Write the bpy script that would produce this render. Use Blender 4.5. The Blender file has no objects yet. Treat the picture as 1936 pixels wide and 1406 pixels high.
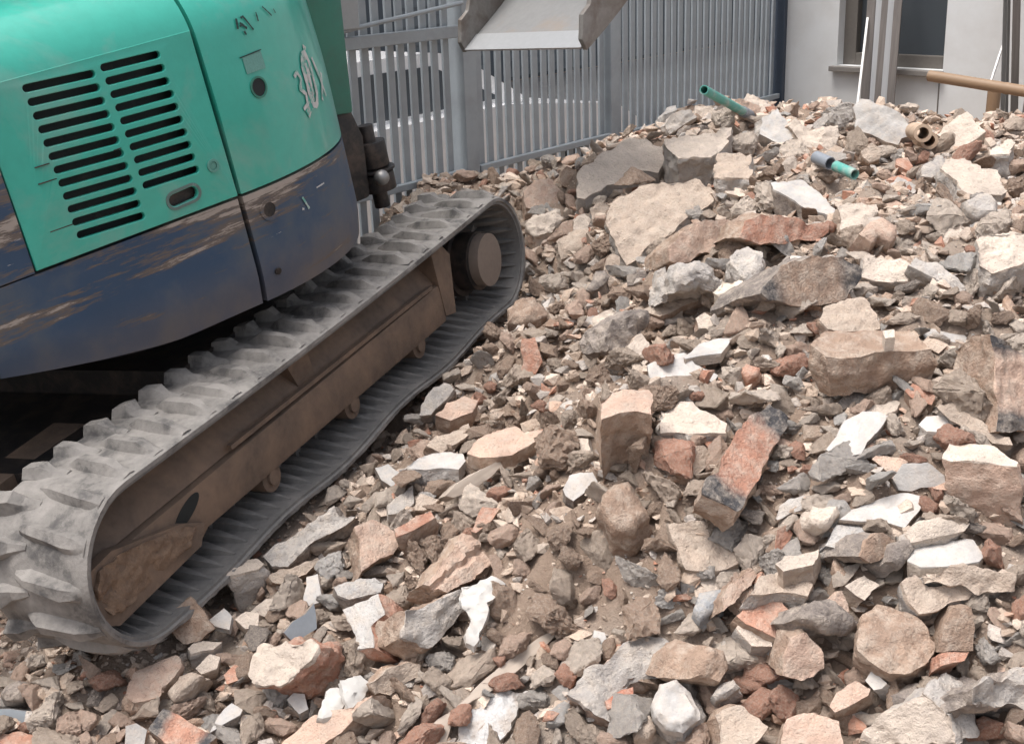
import bpy, bmesh, math, random
import numpy as np
from mathutils import Vector, Matrix, noise as mnoise, geometry as mgeo

# ------------------------------------------------------------------ camera, sky, sun, exposure
scene = bpy.context.scene
rad = math.radians
PITCH, ROLL, FPX = rad(18.6), rad(1.9), 2420.0
CAM = np.array([0.0, 0.0, 1.8])
_r0 = np.array([1.0, 0, 0]); FW = np.array([0, math.cos(PITCH), -math.sin(PITCH)])
_u0 = np.array([0, math.sin(PITCH), math.cos(PITCH)])
UP = _u0 * math.cos(ROLL) + _r0 * math.sin(ROLL)
RT = _r0 * math.cos(ROLL) - _u0 * math.sin(ROLL)
cam_data = bpy.data.cameras.new('camera')
cam = bpy.data.objects.new('camera', cam_data)
scene.collection.objects.link(cam)
cam_data.sensor_width = 36.0
cam_data.lens = FPX / 1936 * 36
cam_data.clip_start = 0.05
cam_data.clip_end = 400
cam.matrix_world = Matrix(((RT[0], UP[0], -FW[0], CAM[0]), (RT[1], UP[1], -FW[1], CAM[1]),
                           (RT[2], UP[2], -FW[2], CAM[2]), (0, 0, 0, 1)))
scene.camera = cam

TO_SUN = Vector((-0.30, -0.12, 0.93)).normalized()
world = bpy.data.worlds.new('World'); scene.world = world; world.use_nodes = True
wn = world.node_tree.nodes; wl = world.node_tree.links
sky = wn.new('ShaderNodeTexSky'); sky.sky_type = 'NISHITA'; sky.sun_disc = False
sky.sun_elevation = math.asin(TO_SUN.z); sky.sun_rotation = math.atan2(TO_SUN.x, TO_SUN.y)
sky.air_density = 1.0; sky.dust_density = 6.0; sky.ozone_density = 1.0
hs_ = wn.new('ShaderNodeHueSaturation'); hs_.inputs['Saturation'].default_value = .45   # hazy, whitish sky
wl.new(sky.outputs[0], hs_.inputs['Color']); wl.new(hs_.outputs[0], wn['Background'].inputs[0]); wn['Background'].inputs[1].default_value = 0.15
sun_d = bpy.data.lights.new('sun', 'SUN'); sun_d.energy = 1.45; sun_d.angle = rad(22); sun_d.color = (1, 0.975, 0.94)
sun = bpy.data.objects.new('sun', sun_d); scene.collection.objects.link(sun)
sun.rotation_euler = TO_SUN.to_track_quat('Z', 'Y').to_euler()
scene.view_settings.view_transform = 'Standard'; scene.view_settings.look = 'None'
scene.view_settings.exposure = .66; scene.view_settings.gamma = 1

# ------------------------------------------------------------------ measuring helpers (pixels of the photograph -> rays)
def ray(px, py):
    return FW + RT * (px - 968) / FPX - UP * (py - 703) / FPX
def pt(px, py, d):
    return CAM + ray(px, py) * d
def proj(P):
    q = np.asarray(P) - CAM; z = q @ FW
    return np.stack([968 + FPX * (q @ RT) / z, 703 - FPX * (q @ UP) / z, z], -1)
def nrm(v):
    v = np.asarray(v, float); return v / np.linalg.norm(v)
def on_plane(px, py, P, n):
    r = ray(px, py); return CAM + r * (((P - CAM) @ n) / (r @ n))

# ------------------------------------------------------------------ scene helpers
COL = scene.collection
def link(name, me, mats=(), parent=None):
    o = bpy.data.objects.new(name, me); COL.objects.link(o)
    for m in mats if isinstance(mats, (list, tuple)) else [mats]:
        me.materials.append(m)
    if parent: o.parent = parent
    return o
def empty(name, mat):
    o = bpy.data.objects.new(name, None); o.empty_display_size = .1; COL.objects.link(o); o.matrix_world = mat; return o
def tag(o, label, cat, group=None, kind='thing'):
    o['label'] = label; o['category'] = cat; o['kind'] = kind
    if group: o['group'] = group
    return o
def struct(o, kind='structure'):
    o['kind'] = kind; return o
def finish(bm, name, mats, parent=None, smooth=None, bevel=0, seg=2):
    if bevel:
        ed = [e for e in bm.edges if e.is_manifold and e.calc_face_angle(0) > .5]
        bmesh.ops.bevel(bm, geom=ed, offset=bevel, segments=seg, affect='EDGES', profile=.6, clamp_overlap=True)
    bmesh.ops.recalc_face_normals(bm, faces=bm.faces)
    me = bpy.data.meshes.new(name); bm.to_mesh(me); bm.free()
    if smooth is not None:
        me.shade_smooth(); me.set_sharp_from_angle(angle=rad(smooth))
    return link(name, me, mats, parent)
def box(bm, x0, x1, y0, y1, z0, z1, mi=0):
    vs = [bm.verts.new((x, y, z)) for x in (x0, x1) for y in (y0, y1) for z in (z0, z1)]
    for f in ((0, 1, 3, 2), (4, 6, 7, 5), (0, 4, 5, 1), (2, 3, 7, 6), (0, 2, 6, 4), (1, 5, 7, 3)):
        bm.faces.new([vs[i] for i in f]).material_index = mi
    return vs
def prism(bm, pts, d0, d1, put, mi=0):
    """closed outline pts (a, b), extruded from depth d0 to d1; put(a, b, d) -> 3D"""
    A = [bm.verts.new(put(a, b, d0)) for a, b in pts]; B = [bm.verts.new(put(a, b, d1)) for a, b in pts]
    n = len(pts)
    for f in [A, B[::-1]] + [[A[i], B[i], B[(i + 1) % n], A[(i + 1) % n]] for i in range(n)]:
        bm.faces.new(f).material_index = mi
    return A, B
def tube(bm, p0, p1, r0, r1=None, n=16, cap=True, mi=0):
    p0, p1 = Vector(p0), Vector(p1); r1 = r0 if r1 is None else r1
    q = (p1 - p0).to_track_quat('Z', 'Y')
    R0 = [bm.verts.new(p0 + q @ Vector((r0 * math.cos(t), r0 * math.sin(t), 0))) for t in np.linspace(0, 2 * math.pi, n, False)]
    R1 = [bm.verts.new(p1 + q @ Vector((r1 * math.cos(t), r1 * math.sin(t), 0))) for t in np.linspace(0, 2 * math.pi, n, False)]
    for i in range(n):
        bm.faces.new([R0[i], R0[(i + 1) % n], R1[(i + 1) % n], R1[i]]).material_index = mi
    if cap:
        bm.faces.new(R0[::-1]).material_index = mi; bm.faces.new(R1).material_index = mi
def pipe(bm, p0, p1, ro, ri, n=20):
    """hollow straight tube with open ends"""
    p0, p1 = Vector(p0), Vector(p1); q = (p1 - p0).to_track_quat('Z', 'Y'); L = []
    for p, r in ((p0, ro), (p1, ro), (p1, ri), (p0, ri)):
        L.append([bm.verts.new(p + q @ Vector((r * math.cos(t), r * math.sin(t), 0))) for t in np.linspace(0, 2 * math.pi, n, False)])
    for k in range(4):
        A, B = L[k], L[(k + 1) % 4]
        for i in range(n): bm.faces.new([A[i], A[(i + 1) % n], B[(i + 1) % n], B[i]])

# ------------------------------------------------------------------ materials
def new_mat(name):
    m = bpy.data.materials.new(name); m.use_nodes = True
    return m, m.node_tree.nodes, m.node_tree.links, m.node_tree.nodes['Principled BSDF']
def N(nt, t, **kw):
    n = nt.new(t)
    for k, v in kw.items():
        if hasattr(n, k): setattr(n, k, v)
        else: n.inputs[k].default_value = v
    return n
def ramp(nt, lk, src, p0, p1, c0=(0, 0, 0, 1), c1=(1, 1, 1, 1)):
    r = nt.new('ShaderNodeValToRGB'); r.color_ramp.elements[0].position = p0; r.color_ramp.elements[1].position = p1
    r.color_ramp.elements[0].color = c0; r.color_ramp.elements[1].color = c1
    lk.new(src, r.inputs[0]); return r.outputs[0]
def mix(nt, lk, f, a, b, blend='MIX'):
    n = nt.new('ShaderNodeMix'); n.data_type = 'RGBA'; n.blend_type = blend
    for sock, v in ((n.inputs[0], f), (n.inputs[6], a), (n.inputs[7], b)):
        if hasattr(v, 'is_linked'): lk.new(v, sock)
        else: sock.default_value = v if not isinstance(v, tuple) else (*v, 1)[:4]
    return n.outputs[2]
def noise_fac(nt, lk, vec, scale, detail=6, rough=.6, dist=0):
    n = N(nt, 'ShaderNodeTexNoise', Scale=scale, Detail=detail, Roughness=rough, Distortion=dist)
    lk.new(vec, n.inputs['Vector']); return n.outputs['Fac']
def bump(nt, lk, bs, h, strength, dist):
    b = N(nt, 'ShaderNodeBump', Strength=strength, Distance=dist); lk.new(h, b.inputs['Height']); lk.new(b.outputs[0], bs.inputs['Normal'])

def rubble_mat(name, source, burnt=False, smooth=False):
    """broken masonry: base colour from the object (or vertex colour), mottled with mortar dust and dark specks"""
    m, nt, lk, bs = new_mat(name)
    co = nt.new('ShaderNodeTexCoord'); v = co.outputs['Object']
    if source == 'vertex':
        a = N(nt, 'ShaderNodeAttribute', attribute_name='Col'); base = a.outputs['Color']; v = co.outputs['Object']
    elif source == 'side':
        a = N(nt, 'ShaderNodeAttribute', attribute_name='side_color', attribute_type='OBJECT'); base = a.outputs['Color']
    else:
        base = nt.new('ShaderNodeObjectInfo').outputs['Color']
    oi = nt.new('ShaderNodeObjectInfo')
    if source != 'vertex':
        ad = nt.new('ShaderNodeVectorMath'); ad.operation = 'MULTIPLY_ADD'
        lk.new(oi.outputs['Random'], ad.inputs[0]); ad.inputs[1].default_value = (31, 57, 13); lk.new(v, ad.inputs[2]); v = ad.outputs[0]
    n1 = noise_fac(nt, lk, v, 11, 6, .7); n2 = noise_fac(nt, lk, v, 30, 7, .72); n3 = noise_fac(nt, lk, v, 150, 4, .6)
    c = mix(nt, lk, ramp(nt, lk, n1, .32, .72), mix(nt, lk, 1.0, base, (.74, .72, .72), 'MULTIPLY'), mix(nt, lk, 1.0, base, (1.18, 1.15, 1.12), 'MULTIPLY'))
    if burnt:
        gx = nt.new('ShaderNodeSeparateXYZ'); lk.new(co.outputs['Generated'], gx.inputs[0])
        t = N(nt, 'ShaderNodeMath', operation='SUBTRACT'); lk.new(gx.outputs[0], t.inputs[0]); t.inputs[1].default_value = .5
        t2 = N(nt, 'ShaderNodeMath', operation='ABSOLUTE'); lk.new(t.outputs[0], t2.inputs[0])
        t3 = N(nt, 'ShaderNodeMath', operation='MULTIPLY_ADD'); lk.new(n1, t3.inputs[0]); t3.inputs[1].default_value = .35; lk.new(t2.outputs[0], t3.inputs[2])
        c = mix(nt, lk, ramp(nt, lk, t3.outputs[0], .40, .52), c, (.075, .072, .075))
    dust = ramp(nt, lk, n2, .44, .66)
    dm = N(nt, 'ShaderNodeMath', operation='MULTIPLY'); lk.new(dust, dm.inputs[0]); dm.inputs[1].default_value = .55 if smooth else .6
    c = mix(nt, lk, dm.outputs[0], c, (.54, .46, .385))
    sp = ramp(nt, lk, n3, .30, .40, (1, 1, 1, 1), (0, 0, 0, 1))
    sm = N(nt, 'ShaderNodeMath', operation='MULTIPLY'); lk.new(sp, sm.inputs[0]); sm.inputs[1].default_value = .3 if smooth else .5
    c = mix(nt, lk, sm.outputs[0], c, mix(nt, lk, 1.0, c, (.42, .38, .36), 'MULTIPLY'))
    lk.new(c, bs.inputs['Base Color']); bs.inputs['Roughness'].default_value = .93; bs.inputs['Specular IOR Level'].default_value = .2
    hs = N(nt, 'ShaderNodeMath', operation='ADD'); lk.new(n2, hs.inputs[0]); lk.new(n3, hs.inputs[1])
    bump(nt, lk, bs, hs.outputs[0], .3 if smooth else .8, .008)
    return m
M_TOP = rubble_mat('rubble_face', 'object')
M_SIDE = rubble_mat('rubble_broken_side', 'side')
M_PLASTER = rubble_mat('plaster_face', 'object', smooth=True)
M_BURNT = rubble_mat('burnt_brick', 'object', burnt=True)
M_CHIP = rubble_mat('rubble_chips', 'vertex')

def plain(name, col, rough=.6, metal=0.0, var=0.0, scale=8, col2=None, bumpd=0, thr=(.45, .65), coat=0, stretch=None, detail=6):
    m, nt, lk, bs = new_mat(name)
    bs.inputs['Roughness'].default_value = rough; bs.inputs['Metallic'].default_value = metal
    if coat: bs.inputs['Coat Weight'].default_value = coat; bs.inputs['Coat Roughness'].default_value = .12
    co = nt.new('ShaderNodeTexCoord'); v = co.outputs['Object']
    if stretch:
        mp = nt.new('ShaderNodeMapping'); mp.inputs['Scale'].default_value = stretch; lk.new(v, mp.inputs[0]); v = mp.outputs[0]
    c = tuple(col)
    n1 = noise_fac(nt, lk, v, scale, detail, .65, .3); n2 = noise_fac(nt, lk, v, scale * 7, 5, .6)
    if var:
        c = mix(nt, lk, n2, tuple(x * (1 - var) for x in col), tuple(min(1, x * (1 + var)) for x in col))
    if col2 is not None:
        c = mix(nt, lk, ramp(nt, lk, n1, *thr), c, tuple(col2))
    if hasattr(c, 'is_linked'): lk.new(c, bs.inputs['Base Color'])
    else: bs.inputs['Base Color'].default_value = (*c, 1)
    if bumpd: bump(nt, lk, bs, n2, .5, bumpd)
    return m
M_GREEN = plain('green_paint', (.036, .36, .28), .36, var=.13, scale=4, col2=(.13, .34, .28), thr=(.52, .72), coat=.5, bumpd=.0012)
M_GREEN_D = plain('green_boom_paint', (.02, .16, .115), .45, var=.12, scale=5, col2=(.03, .12, .09), coat=.2)
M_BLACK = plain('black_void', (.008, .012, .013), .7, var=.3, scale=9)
M_DARKSTEEL = plain('dark_steel', (.035, .033, .033), .45, .5, var=.4, scale=14, col2=(.09, .07, .06))
M_STEEL = plain('worn_steel', (.27, .27, .27), .6, .3, var=.15, scale=6, col2=(.30, .25, .21), thr=(.52, .75))
M_PIN = plain('bright_pin_steel', (.34, .33, .32), .5, .8, var=.1)
M_RUST = plain('rusty_track_frame', (.13, .093, .07), .75, .05, var=.4, scale=7, col2=(.23, .155, .108), bumpd=.004, thr=(.4, .7))
M_MUD = plain('caked_brown_mud', (.23, .155, .105), .95, var=.3, scale=22, col2=(.13, .085, .06), bumpd=.012, thr=(.4, .7))
M_FENCE = plain('grey_fence_paint', (.33, .365, .39), .45, .1, var=.08, scale=4, col2=(.28, .305, .325))
M_POST_D = plain('dark_corner_post_paint', (.045, .06, .085), .5, .2, var=.15)
M_WALLP = plain('white_wall_paint', (.64, .65, .65), .85, var=.03, scale=1.6, col2=(.53, .52, .505), thr=(.42, .75), bumpd=.002)
M_FRAME = plain('grey_brown_window_frame', (.16, .145, .13), .5, .2, var=.15)
M_ALU = plain('aluminium_profile', (.42, .41, .40), .38, .7, var=.2, scale=9, stretch=(1, 1, .1))
M_ALU_D = plain('dirty_dark_profile', (.13, .115, .105), .5, .4, var=.3, scale=9, stretch=(1, 1, .1), col2=(.24, .21, .19))
M_WHITEBAR = plain('white_plastic', (.8, .79, .77), .45, var=.04)
M_BAMBOO = plain('bamboo', (.25, .165, .10), .55, var=.18, scale=6, col2=(.27, .17, .10), stretch=(1, 1, .15), thr=(.4, .75))
M_PIPE = plain('green_plastic_pipe', (.085, .34, .29), .55, var=.15, col2=(.33, .39, .35), thr=(.45, .65), scale=14)
M_PIPE_G = plain('grey_pipe_coupling', (.22, .24, .27), .5, var=.15)
M_CAR = plain('white_car_paint', (.88, .88, .88), .25, var=.02, coat=.6)
M_TYRE = plain('tyre_rubber', (.025, .025, .027), .8, var=.2)
M_STREET = plain('asphalt', (.055, .057, .06), .9, var=.3, scale=3, col2=(.075, .073, .072), bumpd=.003)
M_CLAY = plain('hollow_clay', (.50, .38, .28), .9, var=.2, scale=12, col2=(.38, .26, .18), bumpd=.003)
M_CLOTH = plain('dirty_woven_sack', (.62, .54, .45), .9, var=.12, scale=14, col2=(.45, .36, .28), thr=(.5, .7), bumpd=.004)
M_PAPER = plain('white_sack_paper', (.50, .48, .45), .85, var=.05, scale=12, col2=(.42, .36, .31), thr=(.48, .7), bumpd=.003)
M_FILM = plain('crumpled_plastic_film', (.50, .49, .48), .3, var=.15, scale=22, col2=(.42, .37, .33), thr=(.45, .6), bumpd=.01)
M_WOOD = plain('splintered_wood', (.43, .36, .30), .85, var=.2, scale=7, col2=(.26, .21, .17), stretch=(.12, 1, 1), thr=(.45, .68), bumpd=.004)

def dirty_paint(name, base, dust, rust):
    """weathered paint: horizontal scrapes to bare rusty metal, dust low down"""
    m, nt, lk, bs = new_mat(name)
    co = nt.new('ShaderNodeTexCoord'); v = co.outputs['Object']
    mp = nt.new('ShaderNodeMapping'); mp.inputs['Scale'].default_value = (.5, .34, 3.6); lk.new(v, mp.inputs[0]); s = mp.outputs[0]
    n1_ = noise_fac(nt, lk, s, 6.5, 11, .74, .15)
    xyz = nt.new('ShaderNodeSeparateXYZ'); lk.new(v, xyz.inputs[0])
    wr = ramp(nt, lk, xyz.outputs[2], .64, .76); wm = N(nt, 'ShaderNodeMath', operation='MULTIPLY_ADD'); lk.new(wr, wm.inputs[0]); wm.inputs[1].default_value = .085; lk.new(n1_, wm.inputs[2]); n1 = wm.outputs[0]
    low = ramp(nt, lk, xyz.outputs[2], .52, .66, (1, 1, 1, 1), (0, 0, 0, 1))
    n2 = noise_fac(nt, lk, v, 5, 5, .6); n3 = noise_fac(nt, lk, v, 60, 4, .6); n4 = noise_fac(nt, lk, s, 16, 5, .7)
    c = mix(nt, lk, n2, tuple(x * .75 for x in base), tuple(x * 1.3 for x in base))
    c = mix(nt, lk, ramp(nt, lk, n2, .48, .72), c, dust)
    lm = N(nt, 'ShaderNodeMath', operation='MULTIPLY'); lk.new(low, lm.inputs[0]); lk.new(n2, lm.inputs[1])
    c = mix(nt, lk, lm.outputs[0], c, (.16, .125, .105))
    c = mix(nt, lk, ramp(nt, lk, n1, .56, .61), c, rust)
    c = mix(nt, lk, ramp(nt, lk, n1, .635, .665), c, (.33, .285, .25))
    c = mix(nt, lk, ramp(nt, lk, n4, .70, .73), c, (.45, .43, .41))
    lk.new(c, bs.inputs['Base Color']); bs.inputs['Roughness'].default_value = .55
    bump(nt, lk, bs, n3, .15, .003)
    return m
M_BLUE = dirty_paint('worn_blue_paint', (.026, .058, .112), (.072, .088, .108), (.115, .09, .076))

def track_rubber():
    m, nt, lk, bs = new_mat('dusty_track_rubber')
    co = nt.new('ShaderNodeTexCoord'); v = co.outputs['Object']
    n1 = noise_fac(nt, lk, v, 11, 6, .65); n2 = noise_fac(nt, lk, v, 70, 5, .65)
    c = mix(nt, lk, n2, (.10, .093, .087), (.215, .20, .185))
    c = mix(nt, lk, ramp(nt, lk, n1, .42, .62), c, (.25, .232, .215))
    c = mix(nt, lk, ramp(nt, lk, n1, .36, .46, (1, 1, 1, 1), (0, 0, 0, 1)), c, (.085, .08, .078))
    lk.new(c, bs.inputs['Base Color']); bs.inputs['Roughness'].default_value = .88
    bump(nt, lk, bs, n2, .5, .006)
    return m
M_TRACK = track_rubber()
M_TRACK_IN = plain('dark_track_inside', (.15, .145, .14), .75, var=.35, scale=9, col2=(.24, .225, .21), thr=(.45, .7))
M_GLOSS = plain('smooth_grey_face', (.24, .26, .28), .3, var=.15, scale=12)

def glass_mat():
    m, nt, lk, bs = new_mat('dark_window_glass')
    bs.inputs['Base Color'].default_value = (.07, .08, .09, 1); bs.inputs['Roughness'].default_value = .12
    return m
M_GLASS = glass_mat()

def ground_mat():
    m, nt, lk, bs = new_mat('dusty_dirt')
    co = nt.new('ShaderNodeTexCoord'); v = co.outputs['Object']
    n1 = noise_fac(nt, lk, v, 2.2, 6, .6); n2 = noise_fac(nt, lk, v, 26, 8, .72); n3 = noise_fac(nt, lk, v, 120, 5, .7)
    c = mix(nt, lk, n2, (.20, .14, .105), (.42, .325, .255))
    c = mix(nt, lk, ramp(nt, lk, n1, .45, .68), c, mix(nt, lk, n3, (.28, .23, .195), (.50, .43, .365)))
    lk.new(c, bs.inputs['Base Color']); bs.inputs['Roughness'].default_value = .97; bs.inputs['Specular IOR Level'].default_value = .1
    h = N(nt, 'ShaderNodeMath', operation='ADD'); lk.new(n2, h.inputs[0]); lk.new(n3, h.inputs[1])
    bump(nt, lk, bs, h.outputs[0], .9, .012)
    return m
M_DIRT = ground_mat()

# ------------------------------------------------------------------ frames of reference measured from the photograph
TF = nrm(ray(2150, -556))                       # the way the tracks run
_un = nrm(-ray(2076, 5850)); TU = nrm(_un - TF * (_un @ TF)); TR = np.cross(TF, TU)
TO = pt(450, 912, 3.1)                          # a point on the outer track face, half way up
MO = TO + TF * .62 - TR * .76 - TU * .20        # slew axis at track-bottom level
MACH = Matrix(((TR[0], TF[0], TU[0], MO[0]), (TR[1], TF[1], TU[1], MO[1]), (TR[2], TF[2], TU[2], MO[2]), (0, 0, 0, 1)))
def to_mach(P):
    q = np.asarray(P) - MO; return np.stack([q @ TR, q @ TF, q @ TU], -1)
FD = ray(2900, -212); FD[2] = 0; FD = nrm(FD)   # fence line
FA = pt(665, 385, 5.5); FN = np.array([FD[1], -FD[0], 0])   # FN points to the site side
FE = FA + FD * 4.125                            # end of the fence, where the wall starts
WD = nrm([.68, -.73, 0]); WN = np.array([WD[1], -WD[0], 0])  # wall line, normal into the site
if WN @ (CAM - FE) < 0: WN = -WN

# ------------------------------------------------------------------ the mound
CP = [(60,1390,.20),(300,1390,.20),(600,1390,.25),(900,1390,.29),(1200,1390,.35),(1500,1390,.40),(1900,1390,.46),
      (240,1245,.24),(430,1120,.30),(560,1030,.35),(700,900,.42),(830,760,.50),(905,665,.56),
      (700,1150,.36),(950,1150,.44),(1250,1150,.50),(1600,1150,.56),(1900,1150,.60),
      (800,930,.47),(1000,900,.58),(1200,900,.68),(1450,900,.72),(1850,900,.76),
      (1000,740,.60),(1200,720,.75),(1450,700,.82),(1850,680,.88),
      (1010,620,.62),(1150,580,.74),(1350,560,.84),(1600,540,.90),(1850,520,.93),
      (1020,480,.68),(1150,450,.78),(1350,420,.90),(1600,410,.94),(1850,400,.95),
      (700,392,.72),(800,362,.77),(900,345,.78),(1010,350,.82),(1120,290,.88),(1260,260,.98),(1350,225,1.00),(1480,235,1.0),(1650,265,.98),(1850,280,.97)]
_cw = []
for px, py, z in CP:
    r = ray(px, py); d = (z - 1.8) / r[2]; _cw.append((r[0] * d, r[1] * d, z))
for s in (-2, -1, 0, 1, 2, 3, 4): _cw.append((*(FA + FD * s)[:2], .52 + .02 * s))
_cw += [(-3.2, 1.5, .05), (-3.2, 4, .12), (-3, 6.5, .3), (-1.5, 5.6, .5), (-1.1, 1.6, .1), (0, 1.0, .1), (1.6, 1.0, .25), (4, 2, .4), (4.6, 5, .7), (3.2, 3.4, .85)]
for s in (.3, .9, 1.6, 2.4):
    for o_, z in ((.25, .50), (.8, .66), (1.3, .84)): _cw.append((*(FE + WD * s + WN * o_)[:2], z))
for sx in (-.62, .62):
    for sy in (-1.1, -.4, .4, 1.1):
        p = MO + TR * sx + TF * sy - TU * .06; _cw.append(tuple(p))
_cw = np.array(_cw)
def _tps(d2): return np.where(d2 > 1e-12, d2 * np.log(d2 + 1e-12), 0)
_n = len(_cw); _d2 = ((_cw[:, None, :2] - _cw[None, :, :2]) ** 2).sum(-1)
_A = np.zeros((_n + 3, _n + 3)); _A[:_n, :_n] = _tps(_d2) + np.eye(_n) * .02
_A[:_n, _n] = 1; _A[:_n, _n + 1:] = _cw[:, :2]; _A[_n:, :_n] = _A[:_n, _n:].T
_W = np.linalg.solve(_A, np.r_[_cw[:, 2], 0, 0, 0])
_rs = np.random.RandomState(5); _G = _rs.rand(256, 256)
def vnoise(x, y, f):
    x = x * f; y = y * f; xi = np.floor(x).astype(int); yi = np.floor(y).astype(int)
    a = x - xi; b = y - yi; a = a * a * (3 - 2 * a); b = b * b * (3 - 2 * b)
    g = lambda i, j: _G[i % 256, j % 256]
    return (g(xi, yi) * (1 - a) + g(xi + 1, yi) * a) * (1 - b) + (g(xi, yi + 1) * (1 - a) + g(xi + 1, yi + 1) * a) * b - .5
def hz(x, y, rough=True):
    x = np.atleast_1d(np.asarray(x, float)); y = np.atleast_1d(np.asarray(y, float)); sh = x.shape
    x = x.ravel(); y = y.ravel(); z = np.empty_like(x)
    for i in range(0, len(x), 20000):
        d2 = (x[i:i + 20000, None] - _cw[None, :, 0]) ** 2 + (y[i:i + 20000, None] - _cw[None, :, 1]) ** 2
        z[i:i + 20000] = _tps(d2) @ _W[:_n] + _W[_n] + x[i:i + 20000] * _W[_n + 1] + y[i:i + 20000] * _W[_n + 2]
    if rough:
        z = z + .12 * vnoise(x, y, 2.9) + .10 * vnoise(x + 7, y, 6.7) + .06 * vnoise(x, y + 3, 14) + .022 * vnoise(x + 1, y + 9, 37)
    behind = (FA[0] - x) * FN[0] + (FA[1] - y) * FN[1]
    z = np.where(behind > -.05, np.minimum(z, .60 - 1.6 * (behind + .05)), z)
    edge = np.minimum.reduce([x + 3.5, 4.9 - x, y - .7, 10.2 - y])
    z = np.where(edge < .5, z - (.5 - edge) * 3.0, z)
    m = to_mach(np.stack([x, y, z], -1))
    foot = (np.abs(np.abs(m[:, 0]) - .62) < .185) & (np.abs(m[:, 1]) < 1.22)
    z = np.where(foot, np.minimum(z, z - m[:, 2] - .035), z)
    mid = (np.abs(m[:, 0]) < .5) & (np.abs(m[:, 1]) < 1.2)
    z = np.where(mid, np.minimum(z, z - m[:, 2] + .02), z)
    return np.maximum(z, -.3).reshape(sh)
class Grid:
    """heights sampled once on a grid, read back by bilinear interpolation"""
    def __init__(s, rough):
        s.x = np.arange(-3.5, 4.92, .032); s.y = np.arange(.7, 10.22, .032); s.X, s.Y = np.meshgrid(s.x, s.y); s.Z = hz(s.X, s.Y, rough)
    def at(s, x, y):
        a = np.clip((np.asarray(x) - s.x[0]) / .032, 0, len(s.x) - 1.001); b = np.clip((np.asarray(y) - s.y[0]) / .032, 0, len(s.y) - 1.001)
        i = a.astype(int); j = b.astype(int); a = a - i; b = b - j
        return (s.Z[j, i] * (1 - a) + s.Z[j, i + 1] * a) * (1 - b) + (s.Z[j + 1, i] * (1 - a) + s.Z[j + 1, i + 1] * a) * b
    def carve(s, C, n, e1, e2, r1, r2, depth):
        """hollow the ground so that a piece of face centre C, radii r1, r2 lies free down to depth"""
        dx = s.X - C[0]; dy = s.Y - C[1]; m = dx * dx + dy * dy < (max(r1, r2) * 1.15) ** 2
        dz = -(dx * n[0] + dy * n[1]) / n[2]; a = (dx * e1[0] + dy * e1[1] + dz * e1[2]) / r1; b = (dx * e2[0] + dy * e2[1] + dz * e2[2]) / r2
        m &= a * a + b * b < 1.1; s.Z = np.where(m, np.minimum(s.Z, C[2] + dz - depth), s.Z)
GS = Grid(False); GR = Grid(True)
def hit(px, py, lift=0.0, g=None):
    r = ray(px, py); d = np.arange(1.7, 9.5, .012); P = CAM + r * d[:, None]
    f = P[:, 2] - (g or GS).at(P[:, 0], P[:, 1]) - lift
    i = np.argmax(f < 0) if (f < 0).any() else len(d) - 1
    return P[i]
def sheet(name, pts, z, mat):
    me = bpy.data.meshes.new(name); me.from_pydata([(x, y, z) for x, y in pts], [], [list(range(len(pts)))])
    return struct(link(name, me, mat))
sheet('ground', [(-60, -40), (60, -40), (60, 120), (-60, 120)], -.12, M_DIRT)
_s0 = FA - FN * .35 - FD * 30; _s1 = FA - FN * .35 + FD * 30; _s2 = _s1 - FN * 7; _s3 = _s0 - FN * 7
sheet('street', [tuple(p[:2]) for p in (_s0, _s1, _s2, _s3)], -.10, M_STREET)
# ------------------------------------------------------------------ the excavator (x right, y the way the tracks run, z up)
ex = empty('mini_excavator', MACH)
tag(ex, 'teal and blue mini excavator climbing the rubble heap on dusty rubber tracks', 'excavator')
def loop_pt(q, rr):
    """point at distance q along the track loop, rr outward from the loop's centre line (straight 1.91, ends radius .2)"""
    Ls, Rr = 1.91, .2; P = 2 * Ls + 2 * math.pi * Rr; q %= P
    if q < Ls: y, z, ny, nz = -Ls / 2 + q, 2 * Rr, 0, 1
    elif q < Ls + math.pi * Rr:
        t = (q - Ls) / Rr; ny, nz = math.sin(t), math.cos(t); y, z = Ls / 2 + Rr * ny, Rr + Rr * nz
    elif q < 2 * Ls + math.pi * Rr: y, z, ny, nz = Ls / 2 - (q - Ls - math.pi * Rr), 0, 0, -1
    else:
        t = (q - 2 * Ls - math.pi * Rr) / Rr; ny, nz = -math.sin(t), -math.cos(t); y, z = -Ls / 2 + Rr * ny, Rr + Rr * nz
    w = 0
    if nz < -.9: w = .010 * math.sin(y * 9.5) * (1 - min(1, abs(y) / 1.0) ** 4)
    if nz > .9: w = -.012 * math.cos(y * 1.6)
    return y + rr * ny, z + rr * nz + w, q
PER = 2 * 1.91 + 2 * math.pi * .2
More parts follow.
